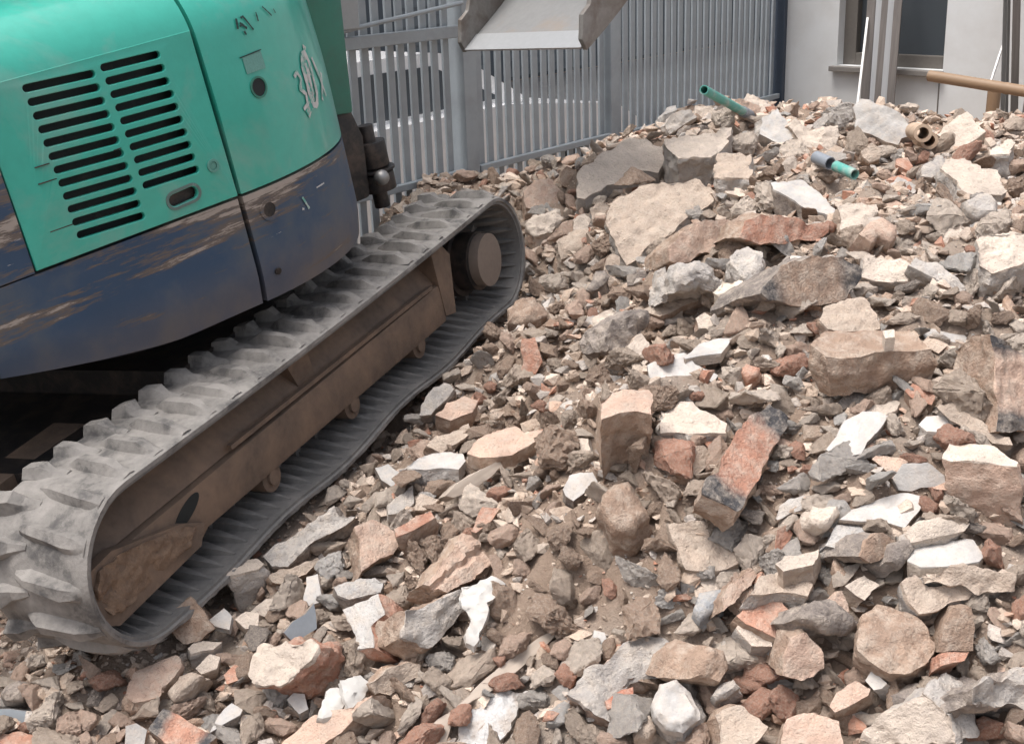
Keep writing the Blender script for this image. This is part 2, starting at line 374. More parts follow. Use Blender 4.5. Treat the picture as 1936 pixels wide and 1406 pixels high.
def track_mesh(side):
    bm = bmesh.new(); n = 150; rng = random.Random(3 + side)
    x0, x1 = (.48, .76) if side > 0 else (-.76, -.48)
    prof = [(x0, -.026), (x0, -.004), (x0 + .012, .0), (x1 - .012, .0), (x1, -.006), (x1, -.016), (x1 - .008, -.018), (x1 - .008, -.026)]
    rings = []
    for i in range(n):
        q = i * PER / n
        rings.append([bm.verts.new((x, *loop_pt(q, d)[:2])) for x, d in prof])
    for i in range(n):
        A, B = rings[i], rings[(i + 1) % n]
        for k in range(len(prof)):
            k2 = (k + 1) % len(prof)
            f = bm.faces.new([A[k], A[k2], B[k2], B[k]])
            f.material_index = 1 if k in (5, 6, 7) else 0
    def lug(q, xs, w0, w1, h, slant, mi=0, inward=False):
        """ridge across the belt: xs = list of (x, base half width, top half width, height)"""
        rows = []
        for x, b, t, hh in xs:
            qq = q + slant * (x - xs[0][0]); s = -1 if inward else 1; off = -.026 if inward else -.002
            rows.append([bm.verts.new((x, *loop_pt(qq + dq, off + s * dh)[:2])) for dq, dh in ((-b, 0), (-t, hh), (t, hh), (b, 0))])
        for a, b_ in zip(rows, rows[1:]):
            for k in range(3): bm.faces.new([a[k], a[k + 1], b_[k + 1], b_[k]]).material_index = mi
        bm.faces.new(rows[0]).material_index = mi; bm.faces.new(rows[-1][::-1]).material_index = mi
    m = 50; sgn = 1 if side > 0 else -1
    X = (lambda u: .48 + .28 * u) if side > 0 else (lambda u: -.48 - .28 * u)
    for i in range(m):
        q = i * PER / m; j = lambda a: a * rng.uniform(.7, 1.15)
        # inner block: short and tall, with a swept foot towards the middle
        lug(q, [(X(.01), .027, j(.017), j(.028)), (X(.17), .027, j(.017), j(.030)), (X(.24), .020, .010, j(.014)), (X(.40), .012, .004, .004)], 0, 0, 0, .10 * sgn)
        # outer ridge: long, tapering out to the rim
        lug(q + PER / m * .5, [(X(.30), .012, .004, j(.006)), (X(.46), .022, j(.011), j(.026)), (X(.80), .024, .012, j(.025)), (X(.92), .023, .009, j(.012)), (X(.975), .018, .006, .002)], 0, 0, 0, -.16 * sgn)
        # embedded bars inside
        for h2 in (0, .5):
            lug(q + PER / m * h2, [(X(.06), .0165, .014, .024), (X(.58), .0155, .012, .021), (X(.76), .010, .006, .012), (X(.90), .004, .002, .003)], 0, 0, 0, 0, 1, True)
        lug(q + .012, [(X(.32), .018, .008, .05), (X(.44), .018, .008, .05)], 0, 0, 0, 0, 1, True)
    bmesh.ops.subdivide_edges(bm, edges=[e for e in bm.edges if e.calc_length() > .03], cuts=1, use_grid_fill=True)
    bmesh.ops.triangulate(bm, faces=[f for f in bm.faces if len(f.verts) > 4]); bm.normal_update()
    for v in bm.verts:
        if v.link_faces and all(f.material_index == 0 for f in v.link_faces):
            v.co += v.normal * (.0035 * mnoise.noise(v.co * 19) + .003 * mnoise.noise(v.co * 60))
    o = finish(bm, 'rubber_track', [M_TRACK, M_TRACK_IN], ex, 32)
    return o
for side in (1, -1):
    track_mesh(side)
    # side frame of the undercarriage
    bm = bmesh.new(); s = side
    prism(bm, [(-1.10, .234), (-1.115, .17), (-1.075, .10), (-.74, .10), (-.70, .118), (.605, .105), (.612, .234)], .0, .205, lambda a, b, d: (s * (.50 + d), a, b))
    A, B = prism(bm, [(-1.085, .236), (.612, .236), (.625, .335), (.30, .338), (-.20, .325), (-1.0, .320)], .0, .190, lambda a, b, d: (s * (.50 + d), a, b))
    for v in B:                       # upper edge leans in
        if v.co.z > .3: v.co.x -= s * .07
    bmesh.ops.subdivide_edges(bm, edges=[e for e in bm.edges if e.calc_length() > .3], cuts=5, use_grid_fill=True)
    fr = finish(bm, 'track_frame', M_RUST, ex, 30, .010)
    bm = bmesh.new()                  # nose guard of the frame, a flanged box packed with mud
    ng = [(-1.122, .212), (-1.118, .160), (-1.100, .115), (-1.065, .092), (-.76, .106), (-.728, .150), (-.80, .190), (-1.02, .255), (-1.09, .248)]
    prism(bm, ng, .195, .222, lambda a, b, d: (s * (.50 + d), a, b)); gd = finish(bm, 'nose_guard', M_RUST, fr, 30, .006)
    bm = bmesh.new(); cy_, cz_ = np.mean(ng, 0); inn_ = [(cy_ + (a - cy_) * .86, cz_ + (b - cz_) * .74 + .008) for a, b in ng]
    prism(bm, inn_, .214, .226, lambda a, b, d: (s * (.50 + d), a, b)); bmesh.ops.triangulate(bm, faces=bm.faces)
    for _ in range(4): bmesh.ops.subdivide_edges(bm, edges=[e for e in bm.edges if e.calc_length() > .012], cuts=1); bmesh.ops.triangulate(bm, faces=bm.faces)
    for v in bm.verts:
        v.co.x += s * (.012 * mnoise.noise(v.co * 20) + .010 * mnoise.noise(v.co * 48) + .005 * mnoise.noise(v.co * 120)); v.co.z += .006 * mnoise.noise(v.co * 31 + Vector((3, 0, 0)))
    finish(bm, 'mud_cake', M_MUD, fr, 60)
    bm = bmesh.new()                  # key hole as a black plug, the dark inside put into its colour
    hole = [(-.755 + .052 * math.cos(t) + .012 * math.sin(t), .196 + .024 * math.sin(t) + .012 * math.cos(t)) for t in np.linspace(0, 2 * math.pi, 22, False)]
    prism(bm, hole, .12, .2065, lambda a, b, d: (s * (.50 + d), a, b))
    finish(bm, 'dark_hole_plug', M_BLACK, fr)
    bm = bmesh.new()                  # welded rib along the frame
    prism(bm, [(-.55, .262), (-.55, .25), (.55, .238), (.55, .25)], .195, .2085, lambda a, b, d: (s * (.50 + d), a, b)); finish(bm, 'weld_rib', M_RUST, fr, 30, .003)
    bm = bmesh.new(); prism(bm, [(-.22, .318), (-.19, .24), (-.11, .24), (-.12, .325)], .13, .178, lambda a, b, d: (s * (.50 + d), a, b)); finish(bm, 'carrier_bracket', M_RUST, fr, 30, .012)
    bm = bmesh.new(); prism(bm, [(.585, .338), (.60, .125), (.665, .11), (.70, .30), (.66, .345)], .06, .208, lambda a, b, d: (s * (.50 + d), a, b)); finish(bm, 'end_plate', M_RUST, fr, 30, .008)
    for yy in (-.42, .0, .42):
        bm = bmesh.new(); tube(bm, (s * .56, yy, .10), (s * .695, yy, .10), .040, n=20); tube(bm, (s * .695, yy, .10), (s * .704, yy, .10), .02, n=14)
        finish(bm, 'track_roller', M_RUST, ex, 40, .004)
    bm = bmesh.new()                  # drive motor and its round cover
    tube(bm, (s * .52, .905, .20), (s * .64, .905, .20), .12, n=32); tube(bm, (s * .64, .905, .20), (s * .70, .905, .20), .10, n=32)
    dr = finish(bm, 'track_motor', M_DARKSTEEL, ex, 40, .006)
    bm = bmesh.new(); tube(bm, (s * .70, .915, .20), (s * .735, .915, .20), .09, n=36); finish(bm, 'motor_cover', plain('brown_cover_paint', (.23, .185, .155), .6, .2, var=.2, scale=10), dr, 40, .006)
    bm = bmesh.new()
    for t in np.linspace(0, 2 * math.pi, 11, False):
        c, d = math.cos(t), math.sin(t)
        tube(bm, (s * .57, -.955 + .10 * c, .2 + .10 * d), (s * .57, -.955 + .17 * c, .2 + .17 * d), .03, .012, 8)
    tube(bm, (s * .52, -.955, .2), (s * .62, -.955, .2), .125, n=28); finish(bm, 'idler_wheel', M_DARKSTEEL, ex, 40)
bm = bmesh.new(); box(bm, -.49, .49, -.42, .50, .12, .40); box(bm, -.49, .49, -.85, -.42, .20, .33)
cf = finish(bm, 'centre_frame', M_DARKSTEEL, ex, 30, .02)  # dark tone puts the deep shade under the body into its colour
bm = bmesh.new(); tube(bm, (0, 0, .39), (0, 0, .51), .40, n=40); finish(bm, 'slew_ring', M_DARKSTEEL, ex, 40)
bm = bmesh.new()                      # lower link seen behind the near track
prism(bm, [(-1.5, .31), (-1.5, .17), (-.62, .12), (-.55, .16), (-.55, .30), (-.60, .335)], .20, .30, lambda a, b, d: (d, a, b))
finish(bm, 'blade_arm', M_RUST, ex, 30, .012)

# upper works, slewed 21 degrees to the right of the tracks (x right, y forward)
SL = rad(-21)
SLM = Matrix.Rotation(SL, 4, 'Z')
class upper:
    """makes children of the machine that are drawn in the slewed frame"""
    @staticmethod
    def fin(bm, name, mats, parent=None, smooth=None, bevel=0, seg=2):
        bmesh.ops.transform(bm, matrix=SLM, verts=bm.verts)
        return finish(bm, name, mats, parent or ex, smooth, bevel, seg)
Z0 = .20
def corner(th, b=.63): return (.15 + .55 * math.cos(th), .04 + b * math.sin(th))
def inset(z):                         # how far the shell draws in at height z above the track tops' datum
    u = z - Z0
    t = 0
    if u < .40: t += .30 * (.40 - u) ** 1.2 * .9
    if u > .78: t += .10 * (u - .78) ** 1.3
    if u > .985:
        k = min(1, (u - .985) / .176); t += .17 * (1 - math.sqrt(max(0, 1 - k * k)))
    return t
def z_low(y):                          # the underside sweeps up towards the tail
    return Z0 + .305 + .095 * min(1, max(0, (-.20 - y) / .5)) ** 1.35
def shell(name, outline, z0, z1, mats, parent=None, thick=.05, nz=14, sweep=False):
    """wall of bodywork following outline [(x, y, nx, ny)], bulged by inset(z); closed by an inner skin"""
    bm = bmesh.new(); zs = np.linspace(z0, z1, nz)
    if z1 > 1.18: zs = np.r_[np.linspace(z0, 1.18, nz), np.linspace(1.20, z1, 9)] if z0 < 1.17 else np.linspace(z0, z1, 11)
    zm = lambda z, y: z if not sweep else z_low(y) + (z - z0) * (z1 - z_low(y)) / (z1 - z0)
    out = [[bm.verts.new((x - nx * inset(z), y - ny * inset(z), zm(z, y))) for z in zs] for x, y, nx, ny in outline]
    inn = [[bm.verts.new((x - nx * (inset(z) + thick), y - ny * (inset(z) + thick), zm(z, y))) for z in zs] for x, y, nx, ny in outline]
    m = len(outline); k = len(zs)
    for i in range(m - 1):
        for j in range(k - 1):
            bm.faces.new([out[i][j], out[i + 1][j], out[i + 1][j + 1], out[i][j + 1]])
            bm.faces.new([inn[i][j], inn[i][j + 1], inn[i + 1][j + 1], inn[i + 1][j]])
        bm.faces.new([out[i][0], inn[i][0], inn[i + 1][0], out[i + 1][0]]); bm.faces.new([out[i][-1], out[i + 1][-1], inn[i + 1][-1], inn[i][-1]])
    for e in (0, m - 1):
        for j in range(k - 1): bm.faces.new([out[e][j], out[e][j + 1], inn[e][j + 1], inn[e][j]])
    return upper.fin(bm, name, mats, parent, 35)
def arc_outline(t0, t1, n, b=.63):
    L = []
    for t in np.linspace(t0, t1, n):
        x, y = corner(t, b); nx, ny = b * math.cos(t), .55 * math.sin(t); l = math.hypot(nx, ny); L.append((x, y, nx / l, ny / l))
    return L
def tail_outline(y_end, n=12):
    """from the tail's middle round its corner to the flat side, as far forward as y_end"""
    L = [(x, -.98 + .10 * (1 - x / .40) * 0, 0, -1) for x in (-.30, 0, .25)]
    for t in np.linspace(math.radians(-80), 0, n): L.append((.25 + .45 * math.cos(t), -.69 + .31 * math.sin(t), math.cos(t), math.sin(t)))
    L.append((.70, y_end, 1, 0)); return L
ZS = .795                             # the green/blue seam
ZB = .520                             # underside
TOP = 1.36
flat = lambda y0, y1, n=6: [(.70, y, 1, 0) for y in np.linspace(y0, y1, n)]
skirt = shell('side_skirt', flat(-.672, .032, 12), ZB, ZS - .004, M_BLUE, nz=12, sweep=True)
cw_ = shell('counterweight', tail_outline(-.676), ZB, 1.12, M_BLUE, nz=16, sweep=True)
shell('tail_panel', flat(-.675, -.524, 4), ZS, 1.12, M_BLUE, nz=8)
fsk = shell('front_skirt', arc_outline(.012, 1.75, 26), ZB, ZS - .004, M_BLUE, nz=10, sweep=True)
cover = shell('front_cover', arc_outline(.010, 1.75, 28), ZS + .004, TOP, M_GREEN, nz=12)
shell('tail_hood', tail_outline(-.524), 1.124, TOP, M_GREEN, nz=6)
shell('door_top', [(.7035, y, 1, 0) for y in np.linspace(-.518, .033, 6)], 1.2125, TOP, M_GREEN, nz=5)
bm = bmesh.new()                      # bonnet, closing the top
ol = [(x - nx * (inset(TOP) - .004), y - ny * (inset(TOP) - .004)) for x, y, nx, ny in tail_outline(-.524) + flat(-.51, .03) + arc_outline(.012, 1.75, 28)]
ol += [(-.30, .64)]
prism(bm, ol, TOP - .03, TOP + .002, lambda a, b, d: (a, b, d)); upper.fin(bm, 'bonnet', M_GREEN, None, 30, .01)
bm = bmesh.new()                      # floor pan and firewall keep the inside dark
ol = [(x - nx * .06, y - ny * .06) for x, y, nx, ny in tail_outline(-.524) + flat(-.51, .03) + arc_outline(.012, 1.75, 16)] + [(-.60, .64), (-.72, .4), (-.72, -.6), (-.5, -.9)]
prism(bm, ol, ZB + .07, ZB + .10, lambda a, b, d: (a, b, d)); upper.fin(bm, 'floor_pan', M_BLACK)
# vented door: outline with rounded slots, made from a filled curve
def curve_plate(name, loops, thick, bevel, put, mats, parent):
    cu = bpy.data.curves.new(name, 'CURVE'); cu.dimensions = '2D'; cu.fill_mode = 'BOTH'; cu.extrude = thick / 2; cu.bevel_depth = bevel; cu.bevel_resolution = 1
    for lp in loops:
        sp = cu.splines.new('POLY'); sp.points.add(len(lp) - 1); sp.use_cyclic_u = True
        for p, (a, b) in zip(sp.points, lp): p.co = (a, b, 0, 1)
    tmp = bpy.data.objects.new('tmp', cu); COL.objects.link(tmp); dg = bpy.context.evaluated_depsgraph_get()
    me = bpy.data.meshes.new_from_object(tmp.evaluated_get(dg)); bpy.data.objects.remove(tmp); bpy.data.curves.remove(cu)
    for v in me.vertices: v.co = put(v.co.x, v.co.y, v.co.z)
    me.name = name; me.materials.clear(); me.shade_smooth(); me.set_sharp_from_angle(angle=rad(35))
    return link(name, me, mats, parent)
def slot(a0, b0, a1, b1, r, n=6):
    d = math.atan2(b1 - b0, a1 - a0); L = []
    for k in range(n + 1): t = d + math.pi / 2 + math.pi * k / n; L.append((a0 + r * math.cos(t), b0 + r * math.sin(t)))
    for k in range(n + 1): t = d - math.pi / 2 + math.pi * k / n; L.append((a1 + r * math.cos(t), b1 + r * math.sin(t)))
    return L
loops = [[(-.517, ZS + .006), (-.517, 1.212), (.031, 1.212), (.031, ZS + .006)]]
for k in range(12):
    u = .985 - .0312 * k; loops.append(slot(-.405 + .0009 * k, u + Z0 + .001, -.246 + .001 * k, u + Z0 - .007, .0108))
for k in range(10):
    u = .984 - .0315 * k; loops.append(slot(-.212 + .0012 * k, u + Z0, -.072 + .0012 * k, u + Z0 - .004, .0108))
hd = slot(-.140, .643 + Z0, -.088, .646 + Z0, .017); loops.append(hd)
door = curve_plate('vented_door', loops, .010, .0022, lambda a, b, c: SLM @ Vector((.697 + c - inset(b), a, b)), M_GREEN, ex)
bm = bmesh.new(); box(bm, .60, .655, -.50, .02, ZS + .02, 1.20); upper.fin(bm, 'radiator_core', plain('radiator_black', (.012, .02, .02), .6, var=.4, scale=20, col2=(.05, .045, .04), thr=(.55, .8)), ex)
bm = bmesh.new()
for k in range(12):
    lp = slot(-.140, .643 + Z0, -.088, .646 + Z0, .017, 12); lo = slot(-.140, .643 + Z0, -.088, .646 + Z0, .024, 12)
n_ = len(lp)
for k in range(n_):
    k2 = (k + 1) % n_
    A, B = prism(bm, [lp[k], lo[k], lo[k2], lp[k2]], .700, .7065, lambda a, b, d: (d, a, b))
bmesh.ops.remove_doubles(bm, verts=bm.verts, dist=.0003)
upper.fin(bm, 'handle_ring', plain('worn_ring_paint', (.10, .16, .145), .5, var=.3), door, 40)
bm = bmesh.new(); box(bm, .665, .684, -.165, -.065, .615 + Z0, .672 + Z0); upper.fin(bm, 'handle_recess', M_DARKSTEEL, door)
bm = bmesh.new(); pipe(bm, (.69, -.014, .692 + Z0), (.7085, -.014, .692 + Z0), .0165, .010, 24); tube(bm, (.69, -.014, .692 + Z0), (.7065, -.014, .692 + Z0), .0085, n=16)
upper.fin(bm, 'door_lock', plain('lock_steel', (.11, .30, .26), .4, .3), door, 40)
bm = bmesh.new()
bm.free()
for (a, b, a2, b2) in ((-.448, .815, -.413, .822), (-.452, .778, -.408, .785), (-.462, .668, -.405, .676), (-.255, .80, -.235, .803)):
    bm = bmesh.new(); box(bm, .7005, .7045, a, a2, (b + b2) / 2 + Z0 - .0012, (b + b2) / 2 + Z0 + .0012); upper.fin(bm, 'door_crease', M_DARKSTEEL, door)

def on_cover(th, u, off=.003, b=.63):
    x, y = corner(th, b); nx, ny = b * math.cos(th), .55 * math.sin(th); l = math.hypot(nx, ny); i = inset(u + Z0) - off
    return Vector((x - nx / l * i, y - ny / l * i, u + Z0))
def stroke(bm, pts, w, off=.003):
    """a painted stroke following the cover: pts (theta, u)"""
    P = []
    for (a, b), (c, d) in zip(pts, pts[1:]):
        for k in range(6): P.append((a + (c - a) * k / 6, b + (d - b) * k / 6))
    P.append(pts[-1]); prev = None
    for i, (a, b) in enumerate(P):
        q = P[min(i + 1, len(P) - 1)]; p0 = P[max(i - 1, 0)]
        dx, dy = (q[0] - p0[0]) * .6, q[1] - p0[1]; l = math.hypot(dx, dy) or 1
        ww = w * (.75 + .5 * random.Random(i * 7 + int(a * 900)).random())
        e = (-dy / l * ww / .6, dx / l * ww)
        row = [bm.verts.new(on_cover(a + e[0] * s, b + e[1] * s, off)) for s in (-1, 0, 1)]
        if prev:
            for k in range(2): bm.faces.new([prev[k], prev[k + 1], row[k + 1], row[k]])
        prev = row
def disc(bm, th, u, r, off0, off1, n=24, ku=1.0):
    A = [bm.verts.new(on_cover(th + r * math.cos(t) / .6, u + ku * r * math.sin(t), off0)) for t in np.linspace(0, 2 * math.pi, n, False)]
    B = [bm.verts.new(on_cover(th + r * math.cos(t) / .6, u + ku * r * math.sin(t), off1)) for t in np.linspace(0, 2 * math.pi, n, False)]
    for k in range(n): bm.faces.new([A[k], A[(k + 1) % n], B[(k + 1) % n], B[k]])
    bm.faces.new(B)
def ring(bm, th, u, r0, r1, off, n=28):
    L = []
    for r, o in ((r0, -.004), (r0, off), (r1, off), (r1, -.004)):
        L.append([bm.verts.new(on_cover(th + r * math.cos(t) / .6, u + r * math.sin(t), o)) for t in np.linspace(0, 2 * math.pi, n, False)])
    for A, B in zip(L, L[1:]):
        for k in range(n): bm.faces.new([A[k], A[(k + 1) % n], B[(k + 1) % n], B[k]])
bm = bmesh.new(); disc(bm, .232, .836, .0225, -.002, .0012); upper.fin(bm, 'dark_opening_disc', M_BLACK, cover, 40)  # black disc on the cover, painting the darkness inside a hole
bm = bmesh.new(); ring(bm, .232, .836, .0225, .0275, .0035); upper.fin(bm, 'opening_rim', M_GREEN_D, cover, 40)
M_STICK = plain('faded_sticker', (.12, .29, .255), .6, var=.3, scale=30); M_INK = plain('black_paint_marks', (.012, .04, .036), .6)
M_DECAL = plain('worn_white_lettering', (.52, .51, .50), .6, var=.15, scale=26, col2=(.16, .40, .33), thr=(.46, .60))
bm = bmesh.new()
for i in range(4):
    r0 = [bm.verts.new(on_cover(.19 + .028 * (i + k), .875, .002)) for k in (0, 1)]; r1 = [bm.verts.new(on_cover(.19 + .028 * (i + k), .918, .002)) for k in (1, 0)]
    bm.faces.new(r0 + r1)
upper.fin(bm, 'faded_sticker', M_STICK, cover)
for strokes in ([([(.175, .918), (.305, .921)], .0016)],
                [([(.222, 1.010), (.212, .985)], .0034), ([(.246, 1.008), (.262, 1.010), (.296, .972)], .0026), ([(.232, .998), (.262, .980)], .0028), ([(.226, .990), (.248, .992)], .003), ([(.242, .976), (.248, .966)], .0028)],
                [([(.345, 1.010), (.340, .988)], .0022)], [([(.400, 1.018), (.440, .990)], .0022)], [([(.470, 1.004), (.474, .993)], .0018)]):
    bm = bmesh.new()
    for pts_, w_ in strokes: stroke(bm, pts_, w_, .0035)
    upper.fin(bm, 'brushed_mark', M_INK, cover)
bm = bmesh.new()                      # model lettering 30X, worn
stroke(bm, [(.470, .826), (.500, .834), (.520, .815), (.490, .790), (.530, .772), (.522, .745), (.480, .738)], .0055)
stroke(bm, [(.590, .868), (.565, .840), (.560, .770), (.575, .735), (.610, .730), (.640, .760), (.645, .840), (.625, .872), (.590, .868)], .0075)
stroke(bm, [(.600, .845), (.600, .76)], .007)
stroke(bm, [(.690, .850), (.760, .735)], .006); stroke(bm, [(.765, .80), (.690, .732)], .006)
upper.fin(bm, 'model_lettering', M_DECAL, cover)
bm = bmesh.new(); stroke(bm, [(.655, .885), (.610, .84), (.585, .79), (.565, .745), (.50, .722)], .017, .0022)
upper.fin(bm, 'white_scuff', plain('rubbed_white_scuff', (.50, .48, .46), .7, var=.2, scale=30, col2=(.05, .35, .275), thr=(.43, .52)), cover)
bm = bmesh.new(); disc(bm, .120, .535, .019, -.002, .002); upper.fin(bm, 'towing_plug', M_DARKSTEEL, fsk, 40)
bm = bmesh.new(); ring(bm, .120, .535, .019, .028, .004); upper.fin(bm, 'plug_rim', M_BLUE, fsk, 40)
bm = bmesh.new(); disc(bm, .085, .373, .009, -.002, .008, 12); upper.fin(bm, 'skirt_bolt', M_DARKSTEEL, fsk, 40)
bm = bmesh.new(); stroke(bm, [(.318, .527), (.330, .512), (.345, .490)], .003); stroke(bm, [(.30, .498), (.312, .496)], .003); stroke(bm, [(.43, .531), (.50, .531)], .0022)
upper.fin(bm, 'paint_chips', M_DECAL, fsk)

# cab behind the bonnet, mostly above the frame
bm = bmesh.new()
for x0, x1, y0, y1 in ((-.74, -.68, -.22, -.16), (-.12, -.06, -.22, -.16), (-.74, -.68, .66, .72), (-.12, -.06, .66, .72)): box(bm, x0, x1, y0, y1, 1.0, 2.45)
box(bm, -.78, -.02, -.26, .76, 2.45, 2.52); box(bm, -.74, -.06, -.22, .72, .55, 1.06)
cab = upper.fin(bm, 'cab', M_GREEN_D, None, 30, .01)
bm = bmesh.new(); box(bm, -.098, -.085, -.16, .66, 1.07, 2.44); box(bm, -.68, -.12, -.20, -.187, 1.07, 2.44); upper.fin(bm, 'cab_glass', M_GLASS, cab)
# swing bracket, boom, arm, bucket
bm = bmesh.new()
prism(bm, [(.60, .50), (.60, .80), (.76, .84), (.83, .80), (.855, .70), (.83, .50)], .03, .17, lambda a, b, d: (d, a, b)); br = upper.fin(bm, 'swing_bracket', M_DARKSTEEL, None, 40, .02)
bm = bmesh.new()
tube(bm, (.115, .905, .50), (.115, .905, .56), .062, n=24); tube(bm, (.115, .905, .58), (.115, .905, .665), .055, n=24); tube(bm, (.115, .905, .44), (.115, .905, .72), .026, n=16); tube(bm, (.115, .905, .565), (.115, .905, .575), .070, n=24)
upper.fin(bm, 'swing_pin', M_DARKSTEEL, br, 40, .004)
bm = bmesh.new(); bmesh.ops.create_uvsphere(bm, u_segments=16, v_segments=10, radius=.026, matrix=Matrix.Translation((.185, .875, .555)))
upper.fin(bm, 'grease_cap', M_PIN, br, 50)
bm = bmesh.new()
ctr = [(.72, .80), (.78, 1.2), (.95, 1.9), (1.28, 2.45), (1.72, 2.75)]; hw = [.10, .10, .11, .11, .07]
L = []; Rr = []
for i, (a, b) in enumerate(ctr):
    p = ctr[max(i - 1, 0)]; q = ctr[min(i + 1, 4)]; d = nrm((q[0] - p[0], q[1] - p[1])); L.append((a - d[1] * hw[i], b + d[0] * hw[i])); Rr.append((a + d[1] * hw[i], b - d[0] * hw[i]))
prism(bm, L + Rr[::-1], .02, .19, lambda a, b, d: (d, a, b)); boom = upper.fin(bm, 'boom', M_GREEN_D, None, 30, .012)
bm = bmesh.new(); tube(bm, (-.06, .68, .90), (-.06, .80, 1.5), .04, n=18); tube(bm, (-.06, .80, 1.5), (-.06, .98, 2.0), .022, n=14); upper.fin(bm, 'boom_cylinder', M_DARKSTEEL, boom, 40)
bm = bmesh.new(); prism(bm, [(1.55, 2.95), (1.80, 2.95), (1.92, 2.6), (2.05, 1.50), (1.98, 1.42), (1.88, 1.5), (1.68, 2.6)], .05, .16, lambda a, b, d: (d, a, b)); arm = upper.fin(bm, 'arm', M_GREEN_D, None, 30, .012)
# bucket: rolled sheet between two cheek plates, mouth towards the machine
bk = [(1.695, .582 + Z0), (1.78, .626 + Z0), (1.87, .672 + Z0), (1.98, .732 + Z0), (2.08, .82 + Z0), (2.13, .94 + Z0), (2.12, 1.06 + Z0), (2.05, 1.15 + Z0)]
inn = []
for i, (a, b) in enumerate(bk):
    p = bk[max(i - 1, 0)]; q = bk[min(i + 1, len(bk) - 1)]; d = nrm((q[0] - p[0], q[1] - p[1])); inn.append((a - d[1] * .012, b + d[0] * .012))
bm = bmesh.new(); prism(bm, bk + inn[::-1], -.20, .40, lambda a, b, d: (d, a, b)); bucket = upper.fin(bm, 'bucket', M_STEEL, None, 40, .002)
cheek = [(1.685, .574 + Z0), (1.785, .618 + Z0), (1.878, .664 + Z0), (1.99, .724 + Z0), (2.095, .815 + Z0), (2.146, .94 + Z0), (2.135, 1.065 + Z0), (2.05, 1.17 + Z0), (1.93, 1.12 + Z0), (1.82, .95 + Z0), (1.755, .76 + Z0), (1.735, .72 + Z0), (1.690, .695 + Z0), (1.680, .655 + Z0), (1.668, .615 + Z0)]
for x0, x1 in ((-.222, -.201), (.401, .422)):
    bm = bmesh.new(); prism(bm, cheek, x0, x1, lambda a, b, d: (d, a, b)); upper.fin(bm, 'cheek_plate', plain('muddy_steel', (.25, .235, .22), .65, .3, var=.25, scale=9, col2=(.17, .14, .12)), bucket, 30, .003)
bm = bmesh.new(); prism(bm, [(1.682, .579 + Z0), (1.758, .618 + Z0), (1.752, .629 + Z0), (1.676, .586 + Z0)], -.20, .40, lambda a, b, d: (d, a, b)); upper.fin(bm, 'cutting_lip', plain('polished_lip', (.42, .43, .44), .45, .5, var=.1), bucket)
bm = bmesh.new()
for x0, x1 in ((.02, .045), (.165, .19)): prism(bm, [(1.93, 1.10 + Z0), (2.10, 1.08 + Z0), (2.04, 1.34 + Z0), (1.92, 1.34 + Z0)], x0, x1, lambda a, b, d: (d, a, b))
upper.fin(bm, 'bucket_lug', M_DARKSTEEL, bucket)

# ------------------------------------------------------------------ fence between the site and the street
ZW = Vector((0, 0, 1))
FMAT = Matrix(((FD[0], FN[0], 0, FA[0]), (FD[1], FN[1], 0, FA[1]), (0, 0, 1, FA[2]), (0, 0, 0, 1)))   # x along, y to the site, z up from the bottom rail
fence = empty('steel_fence', FMAT @ Matrix.Translation((1, 0, -.5)))
tag(fence, 'grey painted steel fence of close upright bars behind the rubble', 'fence')
def fpart(name, bm, mat, bev=.003):
    bmesh.ops.translate(bm, verts=bm.verts, vec=(-1, 0, .5)); return finish(bm, name, mat, fence, None, bev, 1)
bm = bmesh.new(); box(bm, -.019, .019, -.02, .02, -.45, 1.75); bar_me = None
def add_bar(s, z0=0, w=1):
    global bar_me
    if bar_me is None:
        b = bmesh.new(); box(b, -.021, .021, -.006, .006, -.45 + .5, 1.85 + .5); o = finish(b, 'bar', M_FENCE, fence, None, .002, 1); bar_me = o.data
    else:
        o = bpy.data.objects.new('bar', bar_me); COL.objects.link(o); o.parent = fence
    o.location = (s - 1, 0, 0); o.rotation_euler = (0, random.Random(int(s * 1e4)).uniform(-.004, .004), random.Random(int(s * 1e3)).uniform(-.05, .05))
ss = [.143 + .0757 * k for k in range(-12, 8)] + [.905 + .0757 * k for k in range(15)] + [2.135 + .0757 * k for k in range(26)]
for s in ss: add_bar(s)
for s0, s1 in ((.745, .84), (2.0, 2.085), (-1.0, -.9)):
    bm = bmesh.new(); box(bm, s0, s1, -.045, .045, -.6, 1.95); fpart('post', bm, M_FENCE)
bm = bmesh.new(); box(bm, 4.075, 4.17, -.06, .06, -.6, 2.0); fpart('post', bm, M_POST_D)
for s0, s1, z, h, y0, y1 in ((-.9, .735, .03, .024, .0165, .045), (.85, 1.995, .03, .024, .0165, .045), (2.09, 4.075, .02, .024, .0165, .045), (-.9, .735, .685, .045, .0165, .05), (-.9, .735, 1.7, .04, .0165, .045), (.85, 1.995, 1.7, .04, .0165, .045), (2.09, 4.075, 1.7, .04, .0165, .045)):
    bm = bmesh.new(); box(bm, s0, s1, y0, y1, z - h, z + h * .0 + .008); fpart('rail', bm, M_FENCE)
bm = bmesh.new(); tube(bm, (-.10, .06, .715), (.735, .06, .79), .010, n=10); fpart('brace_rod', bm, M_FENCE, 0)
bm = bmesh.new(); box(bm, -.125, .045, .018, .075, .725, 1.75); fpart('gate_box', bm, plain('pale_gate_paint', (.36, .375, .385), .5, .1, var=.1))

